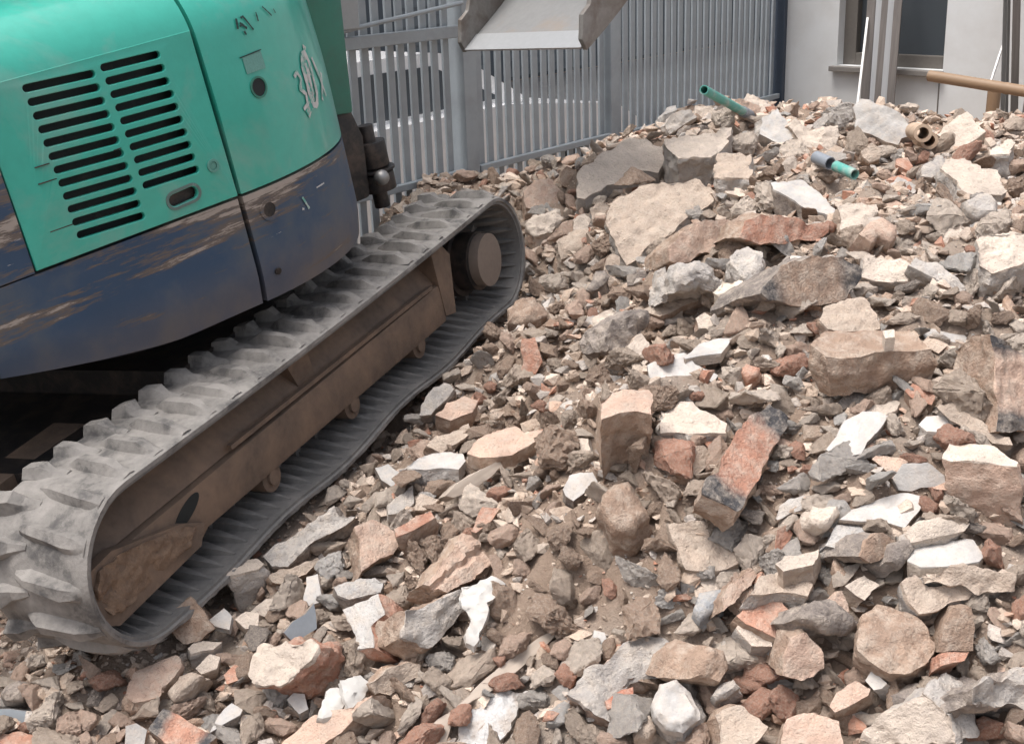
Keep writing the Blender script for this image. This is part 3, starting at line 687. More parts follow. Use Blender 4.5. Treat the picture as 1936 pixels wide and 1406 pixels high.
# ------------------------------------------------------------------ street side: parked cars and the buildings across the road
def car(name, s, y, label, L=4.3, roof=1.38, group=None):
    root = empty(name, FMAT @ Matrix.Translation((s, -y, -FA[2] - .10))); tag(root, label, 'car', group)
    W = 1.72
    def cpart(nm, prof, w0, w1, mat, par=root, bev=.0, sm=30):
        bm = bmesh.new(); prism(bm, prof, w0, w1, lambda a, b, d: (a, d, b)); return finish(bm, nm, mat, par, sm, bev, 3)
    body = cpart('body', [(0, .35), (.03, .75), (.12, .90), (.75, .95), (2.75, .965), (3.95, .84), (4.25, .70), (4.30, .35), (4.1, .22), (.2, .22)], -W / 2, W / 2, M_CAR, bev=.07)
    cpart('cabin', [(.55, .93), (.95, roof - .05), (1.30, roof), (2.20, roof), (2.45, roof - .03), (3.15, .945)], -W / 2 + .14, W / 2 - .14, M_CAR, bev=.06)
    for sgn in (1, -1):
        a = W / 2 - .14
        for w in ([(.82, .965), (1.06, roof - .10), (1.72, roof - .075), (1.72, .975)], [(1.79, .975), (1.79, roof - .075), (2.20, roof - .075), (2.86, .985)]):
            cpart('side_window', w, sgn * (a - .02), sgn * (a + .004), M_GLASS, bev=0)
        for xx in (.85, 3.45):
            bm = bmesh.new(); tube(bm, (xx, sgn * (W / 2 - .2), .31), (xx, sgn * (W / 2 + .006), .31), .31, n=28); w = finish(bm, 'wheel', M_TYRE, root, 40, .03)
            bm = bmesh.new(); tube(bm, (xx, sgn * (W / 2 - .02), .31), (xx, sgn * (W / 2 + .012), .31), .2, n=24); finish(bm, 'hubcap', M_STEEL, w, 40, .005)
        bm = bmesh.new(); box(bm, 1.45, 1.6, sgn * (W / 2 - .01), sgn * (W / 2 + .012), .80, .825); finish(bm, 'door_handle', M_STEEL, root, None, .004)
        bm = bmesh.new(); box(bm, 4.1, 4.26, sgn * .5 - .15, sgn * .5 + .15, .62, .72); finish(bm, 'headlight', M_GLASS, root, None, .02)
    bm = bmesh.new(); prism(bm, [(2.52, roof - .07), (3.08, .99), (3.10, 1.0), (2.54, roof - .055)], -W / 2 + .22, W / 2 - .22, lambda a, b, d: (a, d, b)); finish(bm, 'windscreen', M_GLASS, root)
    return root
car('parked_car', -.42, 1.76, 'white saloon car parked behind the fence bars', roof=1.31)
def across(name, s0, s1, y, h, mat, label):
    root = empty(name, FMAT @ Matrix.Translation((s0, -y, -FA[2] - .11))); tag(root, label, 'building')
    bm = bmesh.new(); box(bm, 0, s1 - s0, -3, 0, 0, h); finish(bm, 'facade', mat, root)
    w = s1 - s0; n = max(2, int(w / 2.2))
    for k in range(n):
        a = w * (k + .12) / n; b = w * (k + .88) / n
        bm = bmesh.new(); nn = int((2.45) / .12)
        for j in range(nn): box(bm, a, b, .003, .02 + .02 * (j % 2), .05 + j * .12, .05 + j * .12 + .115)
        finish(bm, 'roller_shutter', plain('grey_shutter', (.15, .17, .185), .5, .3, var=.2), root)
        bm = bmesh.new(); box(bm, a, b, -.05, .03, 2.9, 4.1 if h > 4.2 else h - .1); finish(bm, 'window', M_GLASS, root)
across('shop_building', -9, 5.9, 7.2, 6.5, plain('mid_grey_render', (.17, .185, .20), .85, var=.12), 'mid grey shop building across the street behind the saloon car')
across('shop_building', 6, 18, 7.5, 5.5, plain('dark_grey_render', (.075, .088, .10), .85, var=.15), 'dark grey shop building across the street seen between the fence bars')
across('shop_building', 18.1, 45, 7.3, 6.0, plain('slate_render', (.10, .11, .12), .85, var=.15), 'long slate coloured building farther along the street past the dark grey shop')

# ------------------------------------------------------------------ white wall with its window
WMAT = Matrix(((WD[0], WN[0], 0, FE[0]), (WD[1], WN[1], 0, FE[1]), (0, 0, 1, FE[2]), (0, 0, 0, 1)))    # x along, y into the site, z from fence rail level
wall = empty('house_wall', WMAT @ Matrix.Translation((2, 0, -.9))); tag(wall, 'plain white painted house wall beyond the rubble heap', 'wall')
def wpart(name, bm, mat, par=wall, bev=0, sm=None):
    bmesh.ops.translate(bm, verts=bm.verts, vec=(-2, 0, .9)); return finish(bm, name, mat, par, sm, bev, 2)
bm = bmesh.new(); w0, w1, h0, h1 = .452, 1.19, .225, 1.6
for a in ((.04, w0, -.9, 3.2), (w1, 6.0, -.9, 3.2), (w0, w1, -.9, h0), (w0, w1, h1, 3.2)): box(bm, a[0], a[1], -.22, 0, a[2], a[3])
bmesh.ops.remove_doubles(bm, verts=bm.verts, dist=.001); wpart('masonry', bm, M_WALLP)
bm = bmesh.new(); box(bm, 1.172, 1.178, .001, .006, -.9, h0 - .03); wpart('plaster_joint', bm, M_FRAME)
bm = bmesh.new()
fw = .05
for a in ((w0, w0 + .09, h0, h1), (w1 - .04, w1, h0, h1), (w0 + .09, w1 - .04, h0, h0 + .075), (w0 + .09, w1 - .04, h1 - .05, h1), (w0 + .185, w0 + .235, h0 + .075, h1 - .05)): box(bm, a[0], a[1], -.16, -.07, a[2], a[3])
wf = wpart('window_frame', bm, M_FRAME, bev=.004)
bm = bmesh.new(); box(bm, w0 + .09, w0 + .185, -.13, -.12, h0 + .075, h1 - .05); box(bm, w0 + .235, w1 - .04, -.13, -.12, h0 + .075, h1 - .05); wpart('pane', bm, M_GLASS, wf)
bm = bmesh.new(); rng = random.Random(2)  # reflection pattern of the glass, built as grey tapered shapes
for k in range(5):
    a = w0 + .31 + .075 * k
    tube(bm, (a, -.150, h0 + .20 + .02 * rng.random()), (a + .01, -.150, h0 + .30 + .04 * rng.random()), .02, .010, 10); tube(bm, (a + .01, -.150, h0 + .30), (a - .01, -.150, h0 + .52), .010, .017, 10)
wpart('reflection_shape', bm, plain('grey_reflection', (.20, .215, .225), .9, var=.2), wf, 0, 50)
bm = bmesh.new(); box(bm, w0 - .03, w1 + .01, .001, .05, h0 - .035, h0 - .003); box(bm, w0, w1, -.16, .001, h0 - .012, h0 - .001); wpart('sill', bm, plain('grey_sill', (.20, .185, .17), .7, var=.15), bev=.004)

def wall_pt(px, py, off):
    return on_plane(px, py, FE + WN * off, WN)
def bar_between(name, p0, p1, mat, shape, label, cat, group=None, w=.03, t=.003):
    p0, p1 = Vector(p0), Vector(p1); q = (p1 - p0).to_track_quat('Z', 'Y'); Lh = (p1 - p0).length
    root_m = Matrix.Translation(p0) @ q.to_matrix().to_4x4()
    bm = bmesh.new()
    if shape == 'angle': prism(bm, [(0, 0), (w, 0), (w, t), (t, t), (t, w), (0, w)], 0, Lh, lambda a, b, d: (a - w / 2, -b + w / 2, d))
    elif shape == 'box': box(bm, -w / 2, w / 2, -w / 2, w / 2, 0, Lh)
    o = finish(bm, name, mat, None, None, .001, 1); o.matrix_world = root_m
    return tag(o, label, cat, group)
G = 'steel profiles leaning against the window'
for (bx, by, tx, ty, m, w, lab) in ((1629, 215, 1655, -90, M_ALU_D, .05, 'dull grey metal profile at the window side of the leaning bundle'), (1643, 220, 1669, -90, M_ALU, .035, 'greyish metal profile second in the leaning bundle'),
        (1652, 222, 1682, -90, M_ALU_D, .04, 'brownish dark metal profile in the middle of the leaning bundle'), (1661, 224, 1691, -90, M_ALU, .022, 'bright edged metal profile in the leaning bundle'),
        (1668, 226, 1697, -90, M_ALU, .02, 'second bright metal profile beside the bright edged one'), (1676, 228, 1706, -90, M_ALU_D, .045, 'wide dark metal profile ending the leaning bundle')):
    bar_between('metal_profile', wall_pt(bx, by + 60, .30), wall_pt(tx, ty, .06), m, 'angle', lab, 'metal profile', G, w)
bar_between('thin_stick', wall_pt(1619, 215, .42), wall_pt(1640.5, 34, .18), M_WHITEBAR, 'box', 'thin white stick leaning against the window', 'stick', None, .013)
G = 'metal profiles standing behind the bamboo'
for (bx, by, tx, ty, m, w, lab) in ((1890, 290, 1900, -60, M_ALU, .028, 'pale aluminium profile standing upright behind the bamboo pole'), (1899, 290, 1907, -60, M_ALU, .02, 'slim bright profile standing beside the pale aluminium profile'), (1910, 290, 1918, -60, M_ALU_D, .05, 'dark broad profile standing behind the bamboo pole')):
    bar_between('metal_profile', wall_pt(bx, by, .50), wall_pt(tx, ty, .46), m, 'angle', lab, 'metal profile', G, w)
bar_between('thin_stick', wall_pt(1870, 165, .56), wall_pt(1896, 86, .45), M_WHITEBAR, 'box', 'short pale stick leaning on the upright profiles', 'stick', None, .01)
def bamboo(p0, p1, r, nodes, label, cut):
    p0, p1 = Vector(p0), Vector(p1); q = (p1 - p0).to_track_quat('Z', 'Y'); Lh = (p1 - p0).length; bm = bmesh.new(); n = 22; rings = []
    prof = [(0, r * .55), (0, r)]
    for z in np.linspace(.01, Lh, int(Lh / .02)):
        k = min([abs(z - a) for a in nodes] + [9]); prof.append((z, r * (1 + .10 * math.exp(-(k / .008) ** 2) - .04 * math.exp(-((k - .022) / .012) ** 2))))
    prof = [(.12, r * .5)] + prof
    for z, rr in prof: rings.append([bm.verts.new((rr * math.cos(t), rr * math.sin(t), z)) for t in np.linspace(0, 2 * math.pi, n, False)])
    for A, B in zip(rings, rings[1:]):
        for i in range(n): bm.faces.new([A[i], A[(i + 1) % n], B[(i + 1) % n], B[i]])
    bm.faces.new(rings[0]); bm.faces.new(rings[-1])
    o = finish(bm, 'bamboo_pole', M_BAMBOO, None, 40); o.matrix_world = Matrix.Translation(p0) @ q.to_matrix().to_4x4(); return tag(o, label, 'bamboo pole')
bamboo(wall_pt(1757, 143.5, .95), wall_pt(2240, 222, .95), .029, [.44, .93, 1.3], 'horizontal bamboo pole with a hollow cut end in front of the wall', 0)
bamboo(wall_pt(1864, 330, .72), wall_pt(1880, 172, .72), .034, [.2], 'short upright bamboo post under the horizontal pole', 0)
# leaning casement at the frame edge
_p = wall_pt(1922, 300, .62); fr_ = empty('old_casement', Matrix(((WD[0], WN[0], 0, _p[0]), (WD[1], WN[1], 0, _p[1]), (0, 0, 1, _p[2]), (0, 0, 0, 1))) @ Matrix.Rotation(rad(8), 4, 'X'))
tag(fr_, 'old metal window casement leaning at the picture edge beside the upright profiles', 'window')
bm = bmesh.new()
for a in ((0, .04, 0, 1.2), (.56, .6, 0, 1.2), (.04, .56, 0, .05), (.04, .56, 1.15, 1.2), (.04, .56, .52, .60), (.04, .56, .66, .70)): box(bm, a[0], a[1], -.02, .02, a[2], a[3])
finish(bm, 'casement_frame', M_ALU_D, fr_, None, .004)
bm = bmesh.new()
for a in ((.04, .56, .05, .52), (.04, .56, .60, .66), (.04, .56, .70, 1.15)): box(bm, a[0], a[1], -.004, .004, a[2], a[3])
finish(bm, 'pane', plain('frosted_pane', (.30, .30, .295), .35, var=.15, scale=5), fr_)
# ------------------------------------------------------------------ the rubble: every larger piece traced from the photograph, set on the mound
TILE = {'A': (960, 160), 'B': (1436, 160), 'C': (960, 480), 'D': (1436, 480), 'E': (660, 700), 'G': (1050, 720), 'H': (1436, 760), 'I': (960, 1043),
        'J': (1436, 1043), 'K': (480, 1043), 'L': (0, 1043), 'M': (400, 850), 'S': (0, 0)}
NORM = {'u': (0, -.22, .97), 's': (0, -.58, .81), 'f': (0, -.88, .47), 'l': (-.45, -.45, .77), 'r': (.42, -.5, .76), 'R': (.5, -.75, .43), 'L': (-.5, -.75, .43), 'k': (-.25, .1, .96)}
HUE = {'t': (.48, .395, .325), 'c': (.62, .54, .465), 'g': (.45, .425, .40), 'd': (.25, .22, .20), 'w': (.49, .48, .465), 'o': (.46, .25, .18), 'p': (.54, .395, .315), 'b': (.35, .255, .195), 'y': (.33, .345, .36)}
# name; tile; thickness; facing; face hue; side hue; outline in tile pixels; short description | rest of the label; extra marks
HERO = '''
concrete_slab;A;.10;s;t;g;720,930 830,840 1000,760 1200,715 1370,705 1480,760 1520,800 1500,880 1340,960 1190,1110 1020,1190 960,1280 870,1330 800,1220 745,1080;large pitted tan slab|propped on the middle of the heap
brickwork_slab;A;.15;s;c;g;510,680 560,600 730,480 900,400 1010,400 1120,470 1160,560 1100,650 960,630 900,680 720,740 560,840 510,830;long pinkish brickwork slab|leaning between the large tan slab and the fence
concrete_block;A;.20;u;c;g;1150,440 1220,390 1500,370 1640,330 1590,460 1490,540 1250,550 1190,500;pale capped grey block|on the crest above the large pitted slab
concrete_block;A;.13;u;t;g;1500,690 1520,560 1560,520 1790,515 1780,600 1790,700;squat block with ridged top|beside the pale capped grey block
mortar_lump;A;.10;f;d;d;1240,370 1290,300 1440,255 1560,300 1480,360 1300,385;dark grey crest lump|just above the pale capped grey block
concrete_lump;A;.10;f;g;g;1140,300 1190,230 1260,200 1330,190 1380,240 1240,330 1180,370;grey broken crest lump|at the fence end of the crest
concrete_chip;A;.06;f;c;g;1360,240 1370,160 1480,165 1530,210 1520,260 1440,255;pale standing concrete chip|on the crest under the fence rail
brick_end;A;.09;f;b;b;380,640 430,600 500,630 510,720 480,770 390,740;small brown brick end|touching the lower end of the long pinkish slab
brick_lump;A;.12;s;p;b;120,790 190,720 330,690 380,780 370,880 230,930 130,900;crumbled reddish brick lump|just beyond the far end of the track
rounded_stone;A;.10;s;c;g;130,1060 190,980 380,950 400,1010 330,1120 190,1150;rounded pale grey stone|beside the far end of the track;round
rounded_stone;A;.10;s;t;b;360,1190 450,1110 590,1090 590,1190 500,1280 390,1320;oval tan stone|below the rounded pale grey stone;round
cracked_cobble;A;.07;s;c;t;480,1060 480,1000 560,960 600,1000 590,1070 500,1100;cream cracked cobble|above the oval tan stone
slab_corner;A;.06;s;t;g;610,930 660,880 790,850 730,920 720,970 620,1010;tan slab corner|tucked beside the large pitted slab
brick_lump;A;.14;R;p;b;1180,1190 1260,1090 1440,990 1640,1000 1650,1100 1560,1220 1440,1230 1250,1310 1190,1290;mortar smeared brick lump|below the lower edge of the large pitted slab
concrete_chip;A;.05;s;c;t;1640,1060 1700,980 1810,930 1830,1060 1760,1060 1700,1120;cream triangular chip|on the mortar smeared brick lump
rounded_stone;C;.10;s;g;g;1600,60 1660,10 1740,-20 1850,40 1840,150 1800,270 1720,230 1620,130;speckled pale grey stone|under the mortar smeared brick lump;round
plaster_slab;B;.13;L;w;g;690,170 740,110 920,160 1060,240 1150,350 1040,400 1020,450 880,400 740,350 700,310;large smooth white slab|standing on the crest before the wall;plaster
split_brick;B;.09;l;c;t;1290,360 1330,330 1520,205 1580,270 1650,350 1540,430 1410,515 1350,430;pale split brick|tilted on its corner beside the bamboo post
concrete_block;B;.16;u;c;g;1690,500 1750,430 1820,400 1860,440 1830,520 1690,530;pale topped narrow block|standing under the upright metal profiles
plaster_lump;B;.11;s;w;g;0,370 10,250 130,180 160,240 270,360 250,400 150,440 60,400;bright white crest lump|below the end of the green pipe;plaster
concrete_block;A;.08;s;c;g;1720,140 1760,75 1840,100 1936,170 1900,200 1840,230;pale ridged block|behind the green pipe on the crest
concrete_slab;B;.07;s;c;t;200,300 270,250 380,320 560,320 580,380 540,500 480,530 400,490 300,430;long pale beige slab|between the bright white lump and the large smooth white slab
plaster_stub;B;.06;f;c;t;150,600 200,520 250,520 280,580 290,720 150,720;upright cream stub|standing at the end of a white topped slab
plaster_slab;B;.09;u;w;d;80,730 240,720 300,720 450,810 560,960 540,990 300,900 100,780;white topped dark slab|lying across the long brown brick;plaster
brick_slab;B;.12;R;o;b;-110,1000 0,950 200,980 490,1020 490,1080 430,1140 200,1160 0,1170 -150,1120;long brown brick|under the white topped dark slab
concrete_wedge;B;.07;f;g;c;640,850 790,680 920,800 880,890;grey wedge with pale edge|behind the white topped dark slab
concrete_chip;B;.05;s;g;g;920,760 1010,690 1150,740 1140,800 1060,830 960,800;flat pale grey chunk|behind the grey wedge with pale edge
boulder;B;.13;s;g;g;1450,930 1560,860 1650,860 1720,940 1700,1040 1580,1040 1500,1000;smooth grey boulder|in front of the broad beige ledge slab;round
ledge_slab;B;.14;u;c;g;1340,640 1400,540 1520,580 1700,660 1820,780 1780,820 1500,820 1460,730;broad beige ledge slab|below the pale topped narrow block
concrete_chunk;B;.09;s;g;d;1170,640 1200,580 1340,490 1380,560 1330,610 1250,690 1180,680;grey angular chunk|under the hollow clay pipes
concrete_slab;B;.09;s;c;t;570,900 640,870 850,890 860,940 800,1040 680,1060 590,1080;rough cream slab|beside the white topped dark slab
brick_lump;B;.10;s;p;b;710,1140 790,1050 880,1020 980,1080 990,1150 940,1200 850,1160 800,1200;beige lump with brown hollow|below the rough cream slab;round
concrete_mass;B;.16;s;c;g;1590,1150 1680,1080 1830,1070 1960,1080 1990,1200 1960,1300 1800,1360 1700,1400 1600,1330;broad pitted pale mass|at the picture edge below the smooth grey boulder
concrete_flake;B;.05;s;c;g;1300,1240 1350,1130 1380,1060 1470,1030 1580,1080 1550,1160 1470,1220;flaky pale concrete piece|beside the broad pitted pale mass
brick_corner;B;.07;s;p;b;890,900 1000,840 1080,900 1060,960 960,980;tan brick corner|behind the beige lump with brown hollow
small_block;B;.07;f;t;b;740,490 820,430 880,480 870,550 800,570 750,530;small tan block|under the large smooth white slab
brick_crumb;B;.05;s;o;o;1000,550 1080,540 1140,620 1100,640 1000,590;small orange crumb|beside the small tan block
rounded_block;C;.12;R;g;g;1160,310 1170,170 1200,110 1340,90 1440,130 1510,230 1490,280 1300,270;rounded grey block|under the lower tip of the large pitted slab;round
dark_stone;C;.08;s;d;d;570,300 640,150 720,140 760,200 720,260 620,310;dark grey stone|below the oval tan stone;round
dark_chip;C;.06;f;d;d;860,150 1060,120 1030,230 870,240;dark slab chip|directly under the tip of the large pitted slab
stone_sliver;C;.06;f;g;g;1020,320 1080,130 1150,100 1160,180 1120,330;upright grey sliver|beside the rounded grey block
stone_splinter;C;.04;f;t;t;720,120 760,10 810,30 800,160 750,220;upright tan splinter|beside the dark grey stone
earth_clod;C;.12;s;b;b;0,560 0,460 70,380 180,350 270,430 290,500 120,570;layered brown clod|at the lower corner of the far track end;round
brick_stub;C;.06;f;o;b;90,870 100,620 200,610 250,790 200,880;upright orange brick stub|under the layered brown clod
curved_shard;C;.03;s;t;b;970,420 1090,370 1280,265 1450,300 1470,330 1380,350 1250,400 1110,460 1050,440;arched tan shard|below the rounded grey block
sack_scrap;C;.05;s;c;t;1490,290 1560,200 1690,200 1750,280 1790,400 1740,470 1660,400 1560,340;crumpled cream sack scrap|below the speckled pale grey stone;cloth
concrete_chunk;C;.09;L;c;g;640,680 640,480 760,390 830,450 720,560 700,670;pale upright chunk|leaning on a rough dark lump
concrete_lump;C;.11;R;d;d;700,620 760,500 900,420 1000,440 1010,550 900,640 830,740 720,720;rough dark grey lump|beside the pale upright chunk
plaster_shard;C;.03;r;c;t;870,680 940,600 980,580 1070,720 1060,760 980,860 900,790 960,740;torn cream shard|beside the notched white lump
plaster_lump;C;.09;s;w;d;1030,830 1190,730 1290,730 1350,800 1540,900 1480,1010 1300,1010 1170,960 1160,990 1040,980;notched white lump|lying in the middle of the slope;plaster
tile_flake;C;.025;u;w;c;1290,760 1400,660 1500,620 1640,620 1560,730 1300,770;cream tile flake|resting on the notched white lump;plaster lift=.07
plaster_chip;C;.05;s;c;p;1370,480 1440,430 1540,490 1550,560 1480,620 1400,560;cream oval chip|above the cream tile flake
brick_nub;C;.05;s;o;o;1690,880 1740,830 1840,860 1830,910 1760,950;small orange brick nub|beyond the notched white lump;round
brick_stack;G;.21;u;p;b;310,150 400,90 540,60 680,70 710,160 700,250 600,225 480,235 340,285;tall mortared brick stack|standing in the middle of the slope;lift=.20
edged_slab;G;.06;u;c;g;760,200 1000,190 1150,290 1240,340 1240,400 770,400;white edged tan slab|between the mortared brick stack and the burnt ended brick
burnt_brick;G;.09;r;o;b;1080,830 1280,480 1420,260 1560,180 1700,270 1690,340 1540,620 1330,960 1190,880;long orange brick with blackened ends|lying on the middle of the slope;burnt lift=.09
concrete_chunk;G;.09;R;t;b;920,620 990,490 1070,480 1170,600 1060,680 1000,760 940,690;rounded tan chunk|under the white edged tan slab
earth_clod;G;.12;s;b;b;300,990 390,890 520,810 640,970 680,1060 560,1160 420,1140;sandy brown clod|under the mortared brick stack;round
plaster_chunk;G;.08;s;w;d;50,800 100,700 270,680 310,760 220,820 130,890 70,850;white chunk with dark side|at the foot of the mortared brick stack;plaster
dusty_slab;G;.05;s;t;t;840,1080 960,1060 1100,1010 1200,1100 1330,1200 1340,1330 1200,1400 960,1380 900,1250;flat dusty tan slab|half buried below the blackened orange brick
plaster_strip;H;.035;s;w;c;110,850 150,760 330,690 360,760 250,810 130,870;narrow pale plaster strip|below the foot of the blackened orange brick
brick_boulder;D;.20;R;b;d;10,290 60,210 180,90 250,60 380,10 600,20 740,120 720,230 640,330 450,380 200,370 60,330;big brown boulder with black patch|below the long brown brick;burnt
plaster_chip;D;.03;s;w;c;205,100 230,10 330,20 290,120 220,130;square white chip|on the big brown boulder;plaster lift=.13
concrete_slab;D;.08;s;c;g;740,180 790,20 900,60 1050,90 1110,160 1080,210 960,220 840,210;angular pale slab|beside the big brown boulder
concrete_bar;D;.07;s;g;g;1080,90 1130,20 1300,70 1530,260 1500,300 1300,200;long grey slab fragment|below the flaky pale concrete piece
mortar_chunk;D;.12;s;t;b;420,480 480,390 640,340 740,330 850,440 880,560 700,600 500,560;rough tan chunk|behind the big brown brick
long_brick;D;.095;u;b;b;370,670 440,590 700,560 1100,560 1260,700 980,720 600,770 490,760;big dusty brown brick|with a broken orange end lying on the upper slope;lift=.13
tile_shard;D;.015;s;w;w;1165,545 1500,590 1520,610 1500,700 1300,740 1230,640;white tile shard|behind the end of the big dusty brown brick;plaster
plaster_cube;D;.03;u;c;c;905,570 980,560 990,610 920,620;tiny cream cube|on top of the big dusty brown brick;lift=.17
salmon_brick;D;.11;R;p;b;1690,600 1800,640 1936,720 1990,900 1970,1290 1730,1300 1720,900;tall salmon brick with grey patch|standing at the picture edge;burnt lift=.10
mortar_slab;D;.06;f;c;g;1610,900 1620,740 1680,680 1740,780 1730,1060 1640,1110 1610,1000;pale mortar slab|against the side of the tall salmon brick
curved_flake;D;.03;s;g;d;510,1010 600,940 760,890 860,920 840,960 700,970 560,1050;thin grey curved flake|under the big dusty brown brick
curved_flake;D;.03;s;d;d;520,1180 700,970 850,980 840,1060 700,1110;dark curved flake|just below the thin grey curved flake
brick_piece;D;.06;s;o;b;1060,1000 1120,950 1290,1050 1260,1110 1100,1050;orange brick piece|beyond the dark curved flake
plaster_slab;H;.04;s;w;g;490,350 560,250 620,140 760,70 930,110 860,220 740,380 560,390;white slab with a dark gash|on the slope below the big dusty brown brick;plaster lift=.06
slab_fragment;D;.04;u;c;g;760,1090 850,1060 1020,1090 990,1150 880,1210 800,1180;beige slab fragment|above the gashed white slab
small_block;H;.06;u;w;g;1160,180 1220,120 1350,115 1430,220 1380,240 1220,230;small white topped block|beyond the gashed white slab;plaster
concrete_bar;D;.07;s;t;g;1290,1130 1400,1100 1520,1180 1800,1370 1810,1400 1700,1390 1500,1280 1390,1230;long tan concrete bar|running to the foot of the tall salmon brick
brickwork_block;H;.14;u;c;p;1340,420 1390,310 1680,320 1900,440 1890,480 1680,450 1400,440;wide mortared brick block|below the long tan concrete bar
plaster_flake;H;.02;f;w;w;980,560 1060,460 1230,450 1350,540 1360,630 1180,620 1110,650 1020,640;many sided white flake|leaning on a salmon brick tip;plaster
brick_tip;H;.07;s;p;b;820,420 850,390 1020,410 1080,440 970,560 900,480;salmon brick tip|behind the many sided white flake
plaster_sheet;H;.04;s;w;c;590,860 680,790 850,710 1080,660 1210,700 1200,740 1140,820 1060,920 960,890 850,870 700,870;broad white plaster sheet|below the many sided white flake;plaster
concrete_slab;H;.05;s;c;g;1050,970 1130,920 1360,890 1510,910 1480,950 1240,1000 1100,1040;flat pale slab|beside the broad white plaster sheet
plaster_block;H;.06;s;w;y;460,1060 560,910 740,940 760,990 690,1070 560,1080;greyish white block|below the broad white plaster sheet
cream_stone;H;.08;s;c;p;340,880 370,800 560,790 570,850 500,950 440,970 350,920;rounded cream stone|above the greyish white block;round
brick_sliver;H;.04;R;o;b;110,1080 130,930 200,900 240,960 190,1090 140,1120;narrow orange sliver|below the narrow pale plaster strip
plaster_slab;H;.035;u;w;c;1090,1130 1170,1040 1290,1010 1400,1030 1560,1010 1640,1130 1600,1170 1440,1200 1180,1210 1090,1170;cracked white slab|on a long tan slab near the picture edge;plaster
wedge_stone;H;.10;R;b;d;720,1130 760,1020 880,970 960,1020 930,1100 800,1180;brown wedge stone|beyond the greyish white block
disc_stone;H;.06;R;d;d;920,1170 960,1030 1040,1010 1080,1080 1040,1150 980,1240;upright dark disc stone|between the brown wedge stone and the cracked white slab;round
concrete_slab;J;.10;f;t;g;1170,180 1200,130 1560,120 1850,180 1870,290 1600,310 1500,250 1200,240;long tan slab|under the cracked white slab
notched_slab;J;.07;s;t;g;1090,370 1050,250 1130,215 1230,280 1400,220 1490,240 1560,310 1530,360 1300,440 1160,460;heart shaped tan slab|below the long tan slab
mortar_clod;J;.11;s;b;b;720,600 760,480 850,370 1000,420 1150,490 1250,600 1300,750 1240,830 1050,900 950,900 800,800 720,730;big sandy mortar clod|below the heart shaped tan slab
brick_piece;J;.09;f;b;b;1310,730 1350,560 1420,410 1540,410 1570,560 1560,720;tapering brown block|standing on a bright orange foot
brick_nub;J;.08;s;o;o;1310,740 1540,730 1500,800 1320,840;bright orange foot|under the tapering brown block
plaster_cube;J;.05;l;w;w;780,950 830,870 940,970 900,1010 840,1020;small white cube|at the foot of the big sandy mortar clod;plaster
large_stone;J;.16;R;g;d;1540,1000 1650,930 1970,890 1990,1100 1936,1150 1700,1160 1540,1130;large layered grey stone|near the lower picture corner
pale_block;J;.14;L;c;g;780,1350 1050,1120 1190,1000 1290,1080 1410,1180 1460,1420 900,1420;peaked pale block|at the bottom edge below the small white cube
brick_lump;J;.10;s;p;b;510,1130 560,1030 700,940 820,1000 800,1050 650,1130 550,1180;reddish brown lump|beside the small white cube
brick_block;J;.13;s;p;b;150,1430 200,1230 400,1180 580,1240 610,1430;dusty pink block|on the bottom edge below the reddish brown lump
flat_brick;J;.07;s;o;b;-170,470 -90,380 0,340 140,340 310,570 270,630 130,640 -100,530;flat red brown brick|below a grey tan ledge chunk;lift=.05
ledge_chunk;J;.07;u;t;g;-90,330 0,210 160,150 360,180 370,260 340,340 150,310;grey tan ledge chunk|above the flat red brown brick
wedge_chunk;J;.06;u;c;t;120,110 180,50 430,0 430,60 400,110 170,160;beige wedge chunk|on the grey tan ledge chunk;lift=.08
mottled_stone;J;.10;R;d;d;270,490 350,380 480,350 560,450 650,550 560,600 420,610;dark mottled stone|beside the flat red brown brick;round
brick_shard;J;.04;f;p;p;500,380 600,280 640,380 660,540 580,450;pointed pink shard|on the dark mottled stone;lift=.06
pillar_stone;J;.12;f;p;b;170,900 230,640 330,600 440,700 470,850 300,950;dusty tan pillar stone|below the dark mottled stone
peaked_chunk;J;.07;s;c;t;620,260 760,170 880,250 820,300 770,370 700,330;peaked beige chunk|above the pointed pink shard
white_boulder;I;.10;s;w;c;1030,1140 1110,1010 1230,960 1340,1050 1410,1180 1400,1260 1280,1370 1150,1330 1060,1250;round white boulder|at the bottom beside the long mortar coated slab;round plaster
mortar_slab;I;.10;s;g;p;460,1050 560,880 700,830 860,650 960,580 1200,700 1190,830 1090,950 920,980 760,1270 600,1150;long mortar coated slab|with a bare red patch at the bottom of the slope;patch
plaster_peg;I;.04;s;w;g;600,750 630,570 710,590 720,640 700,760;upright white peg|beside the long mortar coated slab;plaster
rounded_stone;I;.08;s;y;d;1340,480 1390,330 1560,310 1540,430 1400,540;blue grey stone|above the end of the long mortar coated slab;round
brick_strip;I;.06;r;p;b;1560,340 1620,250 1760,120 1850,150 1790,250 1580,430;slim salmon brick|between the blue grey stone and the ledge chunk;lift=.05
plaster_chip;I;.03;s;c;c;1390,210 1470,160 1590,200 1560,280 1470,300;five sided cream chip|above the blue grey stone
knobbly_stone;I;.11;R;b;b;1250,920 1300,760 1400,680 1500,720 1540,850 1440,980 1360,960;knobbly brown stone|behind the round white boulder;round
smooth_block;I;.13;s;t;b;1510,1200 1560,1150 1700,1110 1830,1230 1890,1290 1800,1430 1540,1420;smooth tan block|on the bottom edge beyond the round white boulder
capped_stone;I;.08;s;g;b;1480,1080 1540,980 1640,950 1700,1030 1600,1090 1510,1120;grey capped pebble|above the smooth tan block;round
ridge_stone;I;.06;s;c;g;1660,560 1730,500 1850,600 1936,640 1930,700 1780,700;pale ridge stone|below the flat red brown brick
